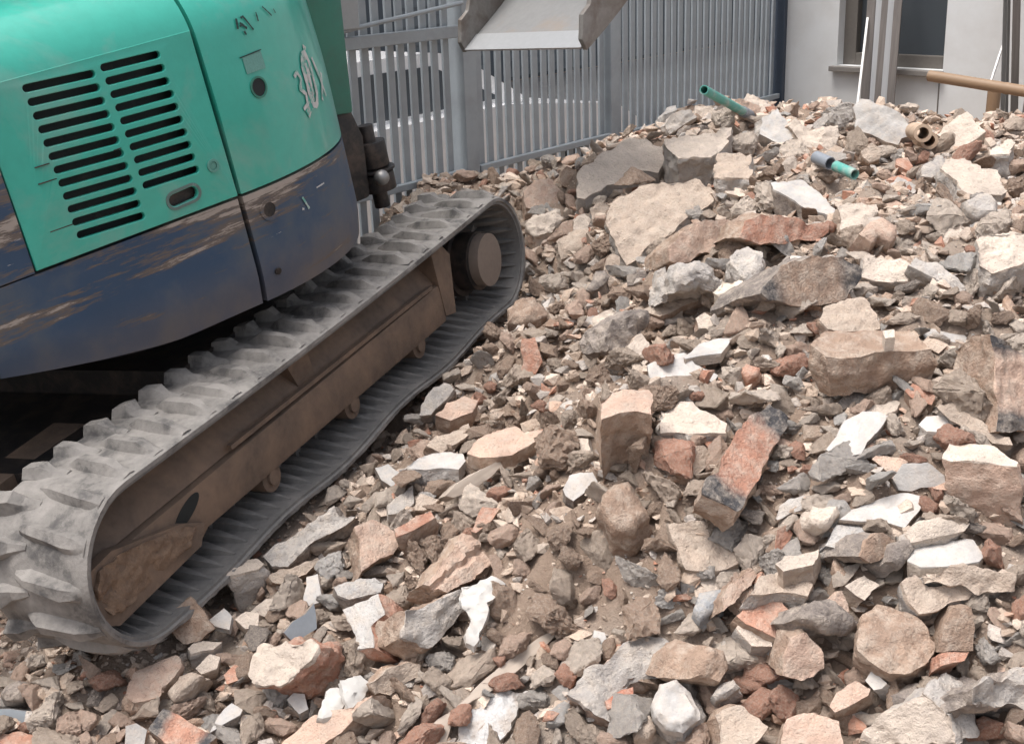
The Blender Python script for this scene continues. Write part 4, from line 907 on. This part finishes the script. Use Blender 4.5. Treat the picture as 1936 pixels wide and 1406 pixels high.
small_stone;I;.07;s;t;b;920,1330 960,1240 1040,1220 1080,1330 1020,1400 930,1390;round tan pebble|touching the round white boulder on the bottom edge;round
timber_board;S;.02;s;c;b;790,1394 854,1340 919,1281 980,1234 1017,1208 1068,1177 1061,1190 1006,1244 960,1281 932,1304 862,1345 842,1405;long splintered pale board|lying up the slope from the bottom edge;wood lift=.03
plastic_film;S;.03;s;g;g;860,1410 880,1350 950,1300 1000,1310 960,1380 930,1410;crumpled clear plastic film|beside the long splintered board;film
broken_brick;M;.09;r;p;b;1050,570 1170,510 1330,590 1380,690 1090,910 1080,740;salmon broken brick|with a pointed foot near the track's lower run;lift=.08
brick_strip;M;.06;u;o;b;1345,590 1600,450 1640,500 1570,540 1360,640;bright red brick strip|leaning on the salmon broken brick;lift=.08
grooved_brick;S;.10;r;p;b;800,1105 835,1060 872,1010 905,1022 940,1062 900,1097 845,1120;grooved salmon brick|lying on the dirt above the torn white paper;groove lift=.08
stone_bar;M;.09;s;g;d;390,790 460,710 900,440 940,480 1050,500 1000,560 820,640 700,720 560,860 460,850;long grey stone bar|lying beside the track rim
stone_bar;M;.05;s;t;b;420,940 500,880 780,790 810,830 700,920 560,1000 440,980;shorter tan bar|below the long grey stone bar
capped_block;M;.10;u;c;g;110,920 200,830 330,800 400,840 340,890 120,940;cream topped grey block|touching the track rim;lift=.07
grey_rock;M;.08;s;w;d;890,1010 1060,960 1200,930 1270,970 1240,1050 1010,1100 930,1070;two toned grey rock|above the white coated brick end
coated_brick;K;.10;l;w;o;640,420 910,310 960,460 860,540 880,700 770,710 720,560;white coated brick end|standing below the two toned grey rock;lift=.08
tile_plate;K;.012;R;y;d;220,590 440,370 460,560 300,670;smooth dark grey plate|leaning above the large smooth beige block;gloss lift=.06
plaster_prong;K;.05;s;w;c;370,330 390,190 470,170 500,330 480,380 350,420;white plaster prong|behind the smooth dark grey plate;plaster
smooth_block;K;.13;l;c;o;-30,900 0,760 40,710 440,630 490,700 280,950 200,990 0,960;large smooth beige block|with a red brown underside below the dark grey plate;lift=.10
wedge_rock;K;.09;R;t;b;840,960 1100,810 1200,830 1180,900 1000,1060 880,1040;brown wedge rock|below the white coated brick end
clay_clod;K;.14;R;g;b;1080,620 1100,430 1280,400 1490,290 1530,420 1350,620 1260,700;large grey brown clod|beside the torn white paper
sack_paper;K;.012;s;w;w;1530,260 1740,205 1850,230 1780,320 1700,370 1690,470 1610,700 1565,665 1600,500 1520,350;torn white paper|with a strip hanging over the dark hollow;paper lift=.09
sack_paper;K;.015;r;w;w;640,950 770,930 840,990 760,1150 700,1190 670,1080;crumpled white paper|on the end of the long pinkish slab;paper lift=.08
sack_paper;K;.012;s;c;c;470,1210 530,1020 640,1010 670,1120 600,1200;cream paper flap|beside the crumpled white paper;paper lift=.07
plaster_chip;K;.03;s;w;w;245,1080 290,1030 370,1040 400,1150 330,1190;white cupped chip|below the large smooth beige block;plaster
brick_slab;K;.10;l;p;b;150,1440 460,1210 700,1130 870,1050 850,1090 640,1330 480,1440;long pinkish slab|running down to the bottom edge;lift=.06
earth_block;L;.11;f;b;b;1280,440 1400,340 1500,430 1560,560 1480,640 1350,660 1280,580;earth caked brown block|touching the near end of the track
tile_chip;L;.02;s;w;w;1530,500 1640,410 1700,470 1680,570 1560,540;rounded white tile chip|beside the earth caked brown block;plaster lift=.05
layered_slab;L;.08;u;p;b;890,1050 1020,890 1280,800 1320,850 1220,1000 1180,1070 970,1120;layered pinkish slab|below the near end of the track
patched_brick;L;.10;s;o;b;1100,1300 1200,1160 1420,1260 1600,1350 1500,1430 1250,1430;orange brick with grey patch|at the bottom edge below the track;burnt lift=.06
plaster_end;L;.09;f;w;p;920,1270 1000,1250 1080,1300 1060,1430 920,1430;white plaster end|beside the grey patched orange brick;plaster
dark_stone;L;.09;s;d;d;10,1070 60,1000 170,960 260,1010 180,1110 60,1120;smooth dark stone|in the shade under the machine;round
metal_strip;L;.03;f;y;y;-20,1150 300,1150 230,1260 180,1290 -20,1270;silvery grey strip|in the shade below the smooth dark stone;gloss
brick_slice;L;.06;s;o;b;-20,1330 150,1320 270,1360 280,1430 -20,1430;orange brick slice|in the bottom corner under the machine
white_rock;L;.07;s;w;d;1540,1330 1600,1210 1700,1110 1780,1160 1760,1200 1640,1270;white topped dark rock|beyond the grey patched orange brick;plaster
cream_clod;L;.06;s;c;t;1440,860 1540,760 1610,780 1590,860 1480,900;cream flaky clod|below the cream sided grey block
small_block;L;.05;u;c;g;1380,720 1440,670 1620,680 1560,730 1400,760;cream sided grey block|below the earth caked brown block
plaster_block;E;.07;u;w;g;360,740 480,660 610,600 830,620 850,680 800,740 440,730;long white plaster block|beside the lower run of the track;plaster lift=.06
plaster_lump;E;.07;s;w;g;190,720 290,690 370,760 400,830 330,870 240,810;chipped white lump|at the end of the long white plaster block;plaster
brick_flake;E;.04;u;p;b;860,610 950,500 1080,430 1230,410 1290,470 1380,440 1470,460 1300,560 1200,620 950,640;flat pink flake|beyond the long white plaster block;lift=.05
wood_batten;E;.03;R;t;d;700,920 780,840 1100,650 1130,700 960,830 760,940;narrow pale batten|below the flat pink flake;wood lift=.05
brick_lump;E;.08;s;p;b;640,330 720,240 850,200 940,230 900,310 740,370;crumbled pink lump|close to the lower run of the track
rough_block;E;.08;s;t;b;570,560 680,480 880,380 900,460 800,530 680,610;rough tan block|between the track and the flat pink flake
stubby_bar;E;.06;s;g;d;520,340 540,260 700,110 750,160 680,250 600,330;stubby grey bar|against the track beside the crumbled pink lump
brick_stub;E;.05;s;o;b;890,1180 980,1010 1110,1010 1040,1110 930,1190;dull red stub|above the grooved salmon brick
pale_ledge;G;.07;s;c;g;60,520 80,430 240,430 260,520 150,560 60,580;pale ledge piece|against the side of the mortared brick stack
concrete_chip;M;.06;s;g;g;1290,420 1380,340 1470,280 1480,400 1400,470 1300,480;blue grey angular chip|below the chipped white lump
concrete_chip;M;.06;s;t;b;1490,450 1530,330 1670,370 1640,400 1560,450;brown sided chip|behind the bright red brick strip
stone_flake;M;.04;s;c;t;300,1190 400,1100 520,1080 530,1150 400,1220;beige flake|above the smooth dark grey plate
concrete_chip;L;.05;s;c;t;1720,500 1800,440 1900,460 1890,560 1800,570;pale pointed chip|beside the rounded white tile chip
mortar_lump;L;.08;s;t;b;1250,1050 1330,930 1420,910 1500,940 1400,1060 1300,1110;brown mortar lump|beside the layered pinkish slab;round
brick_piece;L;.06;s;o;b;1640,900 1720,830 1840,850 1780,930 1660,970;orange red nub|below the pale pointed chip
'''
bvh_cache = {}
def rough_up(bm, cell, amp, seed):
    """split long edges and push the surface about, so faces look broken"""
    for _ in range(4):
        lo = [e for e in bm.edges if e.calc_length() > cell]
        if not lo or len(bm.verts) > 5000: break
        bmesh.ops.subdivide_edges(bm, edges=lo, cuts=1)
        bmesh.ops.triangulate(bm, faces=[f for f in bm.faces if len(f.verts) > 4])
    bm.normal_update(); off = Vector((seed * 3.7, seed * 1.3, seed * 7.1)) 
    for v in bm.verts:
        p = v.co + off
        v.co += v.normal * amp * (mnoise.noise(p * 9) * 1.1 + mnoise.noise(p * 24) * .85 + mnoise.noise(p * 60) * .55 + mnoise.noise(p * 140) * .25)
SIDE = lambda c: tuple(c)
heroes = []
def face_pts(o_ring, jit, rng):
    L = []
    for i, p in enumerate(o_ring):
        q = o_ring[(i + 1) % len(o_ring)]; d = (q[0] - p[0], q[1] - p[1]); l = math.hypot(*d); L.append(p)
        k = int(l / .045)
        for j in range(k):
            t = (j + 1) / (k + 1); a = rng.uniform(-1, 1) * jit * min(l, .12); L.append((p[0] + d[0] * t - d[1] / l * a, p[1] + d[1] * t + d[0] / l * a))
    return L
for hi, line in enumerate(HERO.strip().split('\n')):
    parts = line.split(';'); name, tile, th, fac, ch, cs, pts, lab = parts[:8]; fl = parts[8] if len(parts) > 8 else ''
    rng = random.Random(hi + 11); th = float(th); ox, oy = TILE[tile]; k = 1 if tile == 'S' else 500 / 1936
    P = [(ox + float(a) * k, oy + float(b) * k) for a, b in (p.split(',') for p in pts.split())]
    n = nrm(np.array(NORM[fac]) + np.array([rng.uniform(-.08, .08), rng.uniform(-.06, .06), 0]))
    if fac in 'fRL': th *= 1.15
    lift = th * .55
    if 'lift=' in fl: lift = float(fl.split('lift=')[1].split()[0])
    c2 = np.mean(P, 0); X0 = hit(*c2, lift=lift)
    W3 = [on_plane(a, b, X0, n) for a, b in P]; C3 = np.mean(W3, 0)
    Q = np.array(W3) - C3; U_, S_, Vt = np.linalg.svd(Q); e1 = nrm(Vt[0] - n * (Vt[0] @ n)); e2 = np.cross(n, e1)
    ring = [(q @ e1, q @ e2) for q in Q]
    area = sum(a[0] * b[1] - b[0] * a[1] for a, b in zip(ring, ring[1:] + ring[:1])) / 2
    if area < 0: ring = ring[::-1]
    P2 = P
    if n[2] > .3: GR.carve(C3, n, e1, e2, np.ptp([a for a, _ in ring]) / 2 * 1.08 + .01, np.ptp([b for _, b in ring]) / 2 * 1.08 + .01, max(.02, th * (.55 if n[2] > .6 else .3)))
    size = max(np.ptp([a for a, _ in ring]), np.ptp([b for _, b in ring]))
    thin = th < .05
    soft = 'round' in fl
    ring = face_pts(ring, .0 if 'wood' in fl else .07 if not soft else .03, rng)
    bm = bmesh.new(); top = [bm.verts.new((a, b, 0)) for a, b in ring]
    levels = [(1.03, -.35), (.98, -.72), (.86, -1.0)] if not thin else [(1.0, -1.0)]
    if soft: levels = [(1.09, -.22), (1.13, -.45), (1.06, -.7), (.86, -.9), (.55, -1.05)]
    prev = top; jx, jy = rng.uniform(-.12, .12) * th, rng.uniform(-.12, .12) * th
    for sc, dz in levels:
        cur = [bm.verts.new((a * sc * (1 + rng.uniform(-.03, .03) * (not thin)) + jx, b * sc * (1 + rng.uniform(-.03, .03) * (not thin)) + jy, dz * th + (0 if thin else rng.uniform(-.06, .06) * th))) for a, b in ring]
        for i in range(len(ring)):
            bm.faces.new([prev[i], cur[i], cur[(i + 1) % len(ring)], prev[(i + 1) % len(ring)]]).material_index = 1
        prev = cur
    bm.faces.new(prev[::-1]).material_index = 1
    tf = bm.faces.new(top)
    inset_d = (.005 if 'brick' in name else min(.012, size * .07)) if not soft else size * .10
    r_ = bmesh.ops.inset_region(bm, faces=[tf], thickness=inset_d, use_even_offset=True)
    for v in tf.verts: v.co.z += ((.002 if 'brick' in name else min(.006, th * .12)) if not soft else th * .28) * (1 if not thin else .25)
    if soft:
        for f in r_['faces']: f.material_index = 0
        r_ = bmesh.ops.inset_region(bm, faces=[tf], thickness=size * .13, use_even_offset=True)
        for v in tf.verts: v.co.z += th * .12
        for f in r_['faces']: f.material_index = 0
        cs = ch
    bmesh.ops.triangulate(bm, faces=[f for f in bm.faces if len(f.verts) > 4])
    amp = min(.013, .075 * size, th * .22) * (.5 if 'plaster' in fl and not soft else .6 if any(w in name for w in ('brick',)) else 1.0)
    if any(w in fl for w in ('paper', 'cloth', 'film')): amp = .012
    if 'gloss' in fl: amp = .001
    if 'wood' in fl: amp = .004
    rough_up(bm, max(.011, size / 22), amp, hi)
    if 'groove' in fl:
        for v in bm.verts:
            if abs(v.co.y) < .006 and v.co.z > -.02: v.co.z -= .012
    mt = M_TOP
    if 'burnt' in fl: mt = M_BURNT
    elif 'plaster' in fl: mt = M_PLASTER
    mats = [mt, M_SIDE]
    if 'paper' in fl: mats = [M_PAPER, M_PAPER]
    if 'cloth' in fl: mats = [M_CLOTH, M_CLOTH]
    if 'film' in fl: mats = [M_FILM, M_FILM]
    if 'wood' in fl: mats = [M_WOOD, M_WOOD]
    if 'gloss' in fl: mats = [M_GLOSS, M_SIDE] if 'M_GLOSS' in globals() else [M_PLASTER, M_SIDE]
    bmesh.ops.recalc_face_normals(bm, faces=bm.faces)
    me = bpy.data.meshes.new(name); bm.to_mesh(me); bm.free(); me.shade_smooth(); me.set_sharp_from_angle(angle=rad(60 if soft else 38))
    o = link(name, me, mats)
    o.matrix_world = Matrix(((e1[0], e2[0], n[0], C3[0]), (e1[1], e2[1], n[1], C3[1]), (e1[2], e2[2], n[2], C3[2]), (0, 0, 0, 1)))
    jc = [rng.uniform(.9, 1.1) for _ in range(2)]
    o.color = (*[min(.85, x * jc[0]) for x in HUE[ch]], 1); o['side_color'] = [min(.85, x * jc[0 if soft else 1]) for x in HUE[cs]]
    short, rest = lab.split('|')
    cat = 'brick' if 'brick' in name else 'plaster piece' if any(w in name for w in ('plaster', 'tile')) else 'paper' if 'paper' in name or 'sack' in name else 'board' if 'wood' in fl else 'plastic film' if 'film' in name else 'stone' if any(w in name for w in ('stone', 'boulder', 'cobble', 'rock')) else 'rubble piece'
    tag(o, short + ' ' + rest, cat, {'brick': 'broken bricks in the heap', 'plaster piece': 'white plaster pieces in the heap', 'stone': 'loose stones in the heap', 'rubble piece': 'masonry pieces in the heap'}.get(cat))
    heroes.append((short, P2, c2, C3, size, o))
    if 'patch' in fl:                 # bare brick showing through the mortar
        bm = bmesh.new(); rp = [(710, 1090), (830, 1010), (920, 985), (925, 1070), (800, 1130), (730, 1150)]
        W4 = [on_plane(ox + a * k, oy + b * k, C3 + n * .0085, n) - C3 for a, b in rp]
        prism(bm, [(q @ e1, q @ e2) for q in W4], -.004, .006, lambda a, b, d: (a, b, d + .004))
        bmesh.ops.triangulate(bm, faces=bm.faces); rough_up(bm, .015, .003, 3); p_ = finish(bm, 'bare_brick_patch', M_TOP, o, 40); p_.color = (.50, .20, .13, 1); p_['side_color'] = HUE['o']
# ------------------------------------------------------------------ the mound's own surface, hollowed under the traced pieces
_v = np.stack([GR.X, GR.Y, GR.Z], -1).reshape(-1, 3); _nx = len(GR.x); _ny = len(GR.y)
_i = (np.arange(_ny - 1)[:, None] * _nx + np.arange(_nx - 1)).ravel()
_f = np.stack([_i, _i + 1, _i + _nx + 1, _i + _nx], -1)
me = bpy.data.meshes.new('rubble_mound'); me.from_pydata(_v.tolist(), [], _f.tolist()); me.shade_smooth()
struct(link('terrain', me, M_DIRT))

# ------------------------------------------------------------------ pipes lying in the heap
def gpipe(name, a, b, ro, ri, mat, label, la=.0, lb=.0, cat='pipe', coup=None):
    p0 = hit(*a, lift=la); p1 = hit(*b, lift=lb); bm = bmesh.new(); pipe(bm, p0, p1, ro, ri)
    c = (p0 + p1) / 2; bmesh.ops.translate(bm, verts=bm.verts, vec=Vector(-c)); o = finish(bm, name, mat, None, 40); o.location = c
    tag(o, label, cat)
    if coup:
        d = Vector(nrm(p1 - p0)); e = Vector(p1 - c) if coup > 0 else Vector(p0 - c); bm = bmesh.new(); pipe(bm, e - d * .03, e + d * .11 * coup, ro * 1.22, ro * 1.001); finish(bm, 'coupling', M_PIPE_G, o, 40)
    return o
gpipe('plastic_pipe', (1331, 170), (1408, 213), .018, .014, M_PIPE, 'long green plastic pipe poking up from the crest before the fence', .30, .10, coup=1)
gpipe('plastic_pipe', (1580, 314), (1616, 330), .018, .014, M_PIPE, 'short green plastic pipe end sticking out below the large smooth white slab', .10, .09, coup=-1)
for (x, y, lab) in ((1745, 252, 'hollow clay pipe end uppermost of the pair beside the large white slab'), (1757, 266, 'hollow clay pipe end lower of the pair beside the large white slab')):
    p0 = hit(x, y, lift=.13 if y < 260 else .075); bm = bmesh.new(); pipe(bm, (0, 0, 0), (.05, .26, -.03), .032, .021, 24); box(bm, -.0, .001, .1, .101, 0, .001)
    o = finish(bm, 'clay_pipe', M_CLAY, None, 40); o.location = p0; tag(o, lab, 'clay pipe', 'hollow clay pipes on the crest')

# ------------------------------------------------------------------ loose medium pieces between the traced ones, each its own object
def stone_mesh(name, seed, dims, cut, amp):
    rng = random.Random(seed); bm = bmesh.new()
    for _ in range(cut):
        v = Vector((rng.gauss(0, 1), rng.gauss(0, 1), rng.gauss(0, 1))).normalized(); m = max(abs(v.x), abs(v.y), abs(v.z)); v = v * (.45 + .55 / m * .62)
        bm.verts.new((v.x * dims[0], v.y * dims[1], v.z * dims[2]))
    r = bmesh.ops.convex_hull(bm, input=bm.verts); bmesh.ops.delete(bm, geom=[g for g in r['geom_interior'] if isinstance(g, bmesh.types.BMVert)], context='VERTS')
    bmesh.ops.dissolve_limit(bm, angle_limit=rad(14), verts=bm.verts, edges=bm.edges)
    bmesh.ops.bevel(bm, geom=list(bm.edges), offset=min(dims) * .06, segments=2, affect='EDGES', clamp_overlap=True)
    bmesh.ops.triangulate(bm, faces=bm.faces); rough_up(bm, max(dims) / 9, amp * min(dims), seed)
    bmesh.ops.recalc_face_normals(bm, faces=bm.faces)
    me = bpy.data.meshes.new(name); bm.to_mesh(me); bm.free(); me.shade_smooth(); me.set_sharp_from_angle(angle=rad(40)); return me
KINDS = {'lump': [stone_mesh('rubble_lump', 100 + i, (.5, .5 * random.Random(i).uniform(.6, 1), .5 * random.Random(i + 50).uniform(.45, .75)), 11, .12) for i in range(14)],
         'flake': [stone_mesh('rubble_flake', 200 + i, (.5, .5 * random.Random(i).uniform(.5, .9), .15), 12, .14) for i in range(10)],
         'bit': [stone_mesh('brick_bit', 300 + i, (.5, .32, .24), 20, .10) for i in range(8)],
         'shard': [stone_mesh('rubble_shard', 400 + i, (.6, .34, .22), 8, .12) for i in range(10)]}
for k_, L_ in KINDS.items():
    for me in L_: me.materials.append(M_TOP)
def inside(pt_, poly):
    x, y = pt_; c = False
    for (x0, y0), (x1, y1) in zip(poly, poly[1:] + poly[:1]):
        if (y0 > y) != (y1 > y) and x < (x1 - x0) * (y - y0) / (y1 - y0 + 1e-9) + x0: c = not c
    return c
HN = np.array([h[2] for h in heroes])
TONE = {'tan': 't', 'cream': 'c', 'grey': 'g', 'dark grey': 'd', 'orange': 'o', 'pink': 'p', 'brown': 'b', 'white': 'w'}
rng = random.Random(77); placed = []; used = set(); tries = 0; first = {}
dirt_c = np.array([(1060, 1090), (1160, 1060), (1000, 1140), (960, 1190), (1230, 1100), (1150, 1150), (1090, 960)])
def foot_clear(x, y, z, r):
    m = to_mach((x, y, z)); return not (abs(m[0]) < .785 + r * .7 and abs(m[1]) < 1.06 + r * .6)
while len(placed) < 1060 and tries < 120000:
    tries += 1
    px, py = rng.uniform(-10, 1946), 200 + 1210 * rng.random() ** .8
    P = hit(px, py, .02, GR)
    if (FA[0] - P[0]) * FN[0] + (FA[1] - P[1]) * FN[1] > -.15: continue
    if (FE - P) @ WN > -.25: continue
    d = P[1]; size = rng.choice((.055, .065, .075, .085, .095, .11, .13)) * (1.0 if d < 4.2 else 1.15)
    if not foot_clear(*P, size * .4): continue
    z_ = float(proj(P)[2]); rp = size / z_ * FPX * .42
    if any(math.hypot(px - a, py - b) < (rp + c) * .62 for a, b, c in placed): continue
    if np.abs(dirt_c - (px, py)).max(1).min() < 52 and rng.random() < .93: continue
    if any(inside((px + dx * rp * .6, py + dy * rp * .5), h[1]) for h in heroes if abs(h[2][0] - px) < 190 and abs(h[2][1] - py) < 150 for dx, dy in ((0, 0), (.4, 0), (-.4, 0), (0, .4), (0, -.4))): continue
    kind = rng.choices(('lump', 'flake', 'bit', 'shard'), (3.6, 2.6, 1.4, 2.2))[0]
    tone = rng.choices(('orange', 'pink', 'brown'), (4, 4, 3))[0] if kind == 'bit' else rng.choices(('tan', 'cream', 'grey', 'dark grey', 'pink', 'brown', 'white'), (34, 30, 12, 1, 9, 9, 6) if kind == 'lump' else (26, 32, 14, 1, 10, 6, 11))[0]
    if kind != 'bit' and 760 < px < 1260 and 540 < py < 1200 and rng.random() < .6: tone = rng.choice(('brown', 'tan', 'brown'))
    noun = {'lump': 'lump', 'flake': 'flake', 'bit': 'brick bit', 'shard': 'shard'}[kind]
    if sum(1 for v in used if noun in v.split()) > 285 and kind != 'bit': continue
    order = np.argsort(((HN - (px, py)) ** 2).sum(1))[:7]; label = None
    for a in order:
        dx, dy = px - HN[a][0], py - HN[a][1]; rel = ('above' if dy < 0 else 'below') if abs(dy) > abs(dx) else ('left of' if dx < 0 else 'right of')
        s = f'{tone} {noun} just {rel} the {heroes[a][0]}'
        if s not in used: label = s; break
    if label is None: continue
    used.add(label)
    src = rng.choice(KINDS[kind]); o = bpy.data.objects.new(src.name, src); COL.objects.link(o)
    o.scale = (size, size * rng.uniform(.8, 1.15), size * rng.uniform(.85, 1.15))
    o.location = Vector(hit(px, py, size * (.33 if kind != 'flake' else .20), GR))
    o.rotation_euler = (rng.gauss(.3, .45), rng.gauss(0, .45), rng.uniform(0, 6.28)); 
    o.scale = [s_ * 1.36 for s_ in o.scale]
    jc = rng.uniform(.85, 1.15); o.color = (*[min(.85, x * jc) for x in HUE[TONE[tone]]], 1)
    tag(o, label, {'lump': 'rubble lump', 'flake': 'rubble flake', 'bit': 'brick bit', 'shard': 'rubble shard'}[kind], {'lump': 'loose rubble lumps', 'flake': 'loose rubble flakes', 'bit': 'loose brick bits', 'shard': 'loose rubble shards'}[kind])
    placed.append((px, py, rp))

# ------------------------------------------------------------------ the countless small chips and gravel: one object
def hull_np(seed, dims, n):
    r = random.Random(seed); bm = bmesh.new()
    for _ in range(n):
        v = Vector((r.gauss(0, 1), r.gauss(0, 1), r.gauss(0, 1))).normalized(); m = max(abs(v.x), abs(v.y), abs(v.z)); v = v * (.4 + .35 / m)
        bm.verts.new((v.x * dims[0], v.y * dims[1], v.z * dims[2]))
    q = bmesh.ops.convex_hull(bm, input=bm.verts); bmesh.ops.delete(bm, geom=[g for g in q['geom_interior'] if isinstance(g, bmesh.types.BMVert)], context='VERTS')
    bmesh.ops.triangulate(bm, faces=bm.faces); bm.verts.index_update()
    V = np.array([v.co[:] for v in bm.verts]); Fc = np.array([[v.index for v in f.verts] for f in bm.faces]); bm.free(); return V, Fc
rs = np.random.RandomState(9)
SH = [hull_np(i, (1, .8, .65), 10) for i in range(10)] + [hull_np(50 + i, (1, .8, .28), 12) for i in range(8)] + [hull_np(80 + i, (1, .55, .4), 12) for i in range(4)]
NCH = 250000
cx = rs.uniform(-2.6, 3.6, NCH); cy = rs.uniform(1.3, 9.6, NCH)
keep = rs.rand(NCH) < np.clip(1.25 - .13 * cy, .25, 1); cx, cy = cx[keep], cy[keep]
cz = GR.at(cx, cy); pr = proj(np.stack([cx, cy, cz], -1))
sz = .0058 * np.exp(rs.rand(len(cx)) ** 1.35 * 1.95) * (1 + .22 * np.maximum(0, cy - 3))
fine = rs.rand(len(cx)) < .6; sz = np.where(fine, .0032 + .004 * rs.rand(len(cx)), sz)
dirtw = np.exp(-(((pr[:, 0] - 1080 + (pr[:, 1] - 1080) * 1.1) / 150) ** 2 + ((pr[:, 1] - 1100) / 95) ** 2))
m_ = to_mach(np.stack([cx, cy, cz], -1))
ok = (pr[:, 0] > -700) & (pr[:, 0] < 3000) & (pr[:, 1] > 100) & (pr[:, 1] < 1650) & (cz > -.2)
zb_ = .2 - np.sqrt(np.maximum(0, .04 - np.maximum(0, np.abs(m_[:, 1]) - .955) ** 2)) - .026
ok &= ~((np.abs(np.abs(m_[:, 0]) - .62) < .16) & (np.abs(m_[:, 1]) < 1.17) & (m_[:, 2] + sz * .5 > zb_))
ok &= ((FA[0] - cx) * FN[0] + (FA[1] - cy) * FN[1] < -.02) & ((FE[0] - cx) * WN[0] + (FE[1] - cy) * WN[1] < -.03)
ok &= ~((rs.rand(len(cx)) < dirtw * .9) & (sz > .007))
cx, cy, cz, sz = cx[ok], cy[ok], cz[ok], sz[ok]
pal = np.array([HUE[k] for k in 'tcgdowpb']); pw = np.array([.35, .27, .12, .02, .05, .06, .05, .08])
pick = rs.choice(8, len(cx), p=pw); vs, fs, cs_ = [], [], []; base = 0; sid = rs.randint(0, len(SH), len(cx))
for k in range(len(SH)):
    ii = np.where(sid == k)[0]; V, Fc = SH[k]; m = len(ii)
    ang = rs.uniform(0, 2 * np.pi, m); tx = rs.normal(0, .4, m); ty = rs.normal(0, .4, m)
    ca, sa = np.cos(ang), np.sin(ang); R3 = np.zeros((m, 3, 3))
    R3[:, 0, 0] = ca; R3[:, 0, 1] = -sa; R3[:, 1, 0] = sa; R3[:, 1, 1] = ca; R3[:, 2, 2] = 1
    Rx = np.zeros((m, 3, 3)); Rx[:, 0, 0] = 1; Rx[:, 1, 1] = np.cos(tx); Rx[:, 1, 2] = -np.sin(tx); Rx[:, 2, 1] = np.sin(tx); Rx[:, 2, 2] = np.cos(tx)
    Ry = np.zeros((m, 3, 3)); Ry[:, 1, 1] = 1; Ry[:, 0, 0] = np.cos(ty); Ry[:, 0, 2] = np.sin(ty); Ry[:, 2, 0] = -np.sin(ty); Ry[:, 2, 2] = np.cos(ty)
    Rm = R3 @ Rx @ Ry
    A = np.einsum('mij,vj->mvi', Rm, V) * sz[ii, None, None] + np.stack([cx[ii], cy[ii], cz[ii] + sz[ii] * .22], -1)[:, None, :]
    vs.append(A.reshape(-1, 3)); fs.append((Fc[None] + (np.arange(m) * len(V))[:, None, None] + base).reshape(-1, 3)); base += m * len(V)
    cc = pal[pick[ii]] * np.array([1.04, 1.0, .97]) * rs.uniform(.78, 1.2, (m, 1)); cs_.append(np.repeat(np.c_[np.clip(cc, 0, .85), np.ones(m)], len(V), 0))
vs = np.concatenate(vs); fs = np.concatenate(fs); cs_ = np.concatenate(cs_)
me = bpy.data.meshes.new('rubble_gravel'); me.vertices.add(len(vs)); me.vertices.foreach_set('co', vs.astype(np.float32).ravel())
me.loops.add(fs.size); me.loops.foreach_set('vertex_index', fs.astype(np.int32).ravel()); me.polygons.add(len(fs)); me.polygons.foreach_set('loop_start', np.arange(0, fs.size, 3, dtype=np.int32))
me.update(calc_edges=True); me.shade_flat(); at = me.color_attributes.new('Col', 'FLOAT_COLOR', 'POINT'); at.data.foreach_set('color', cs_.astype(np.float32).ravel())
g_ = link('rubble_gravel', me, M_CHIP); g_['kind'] = 'stuff'; g_['label'] = 'small broken chips and gravel covering the whole heap'
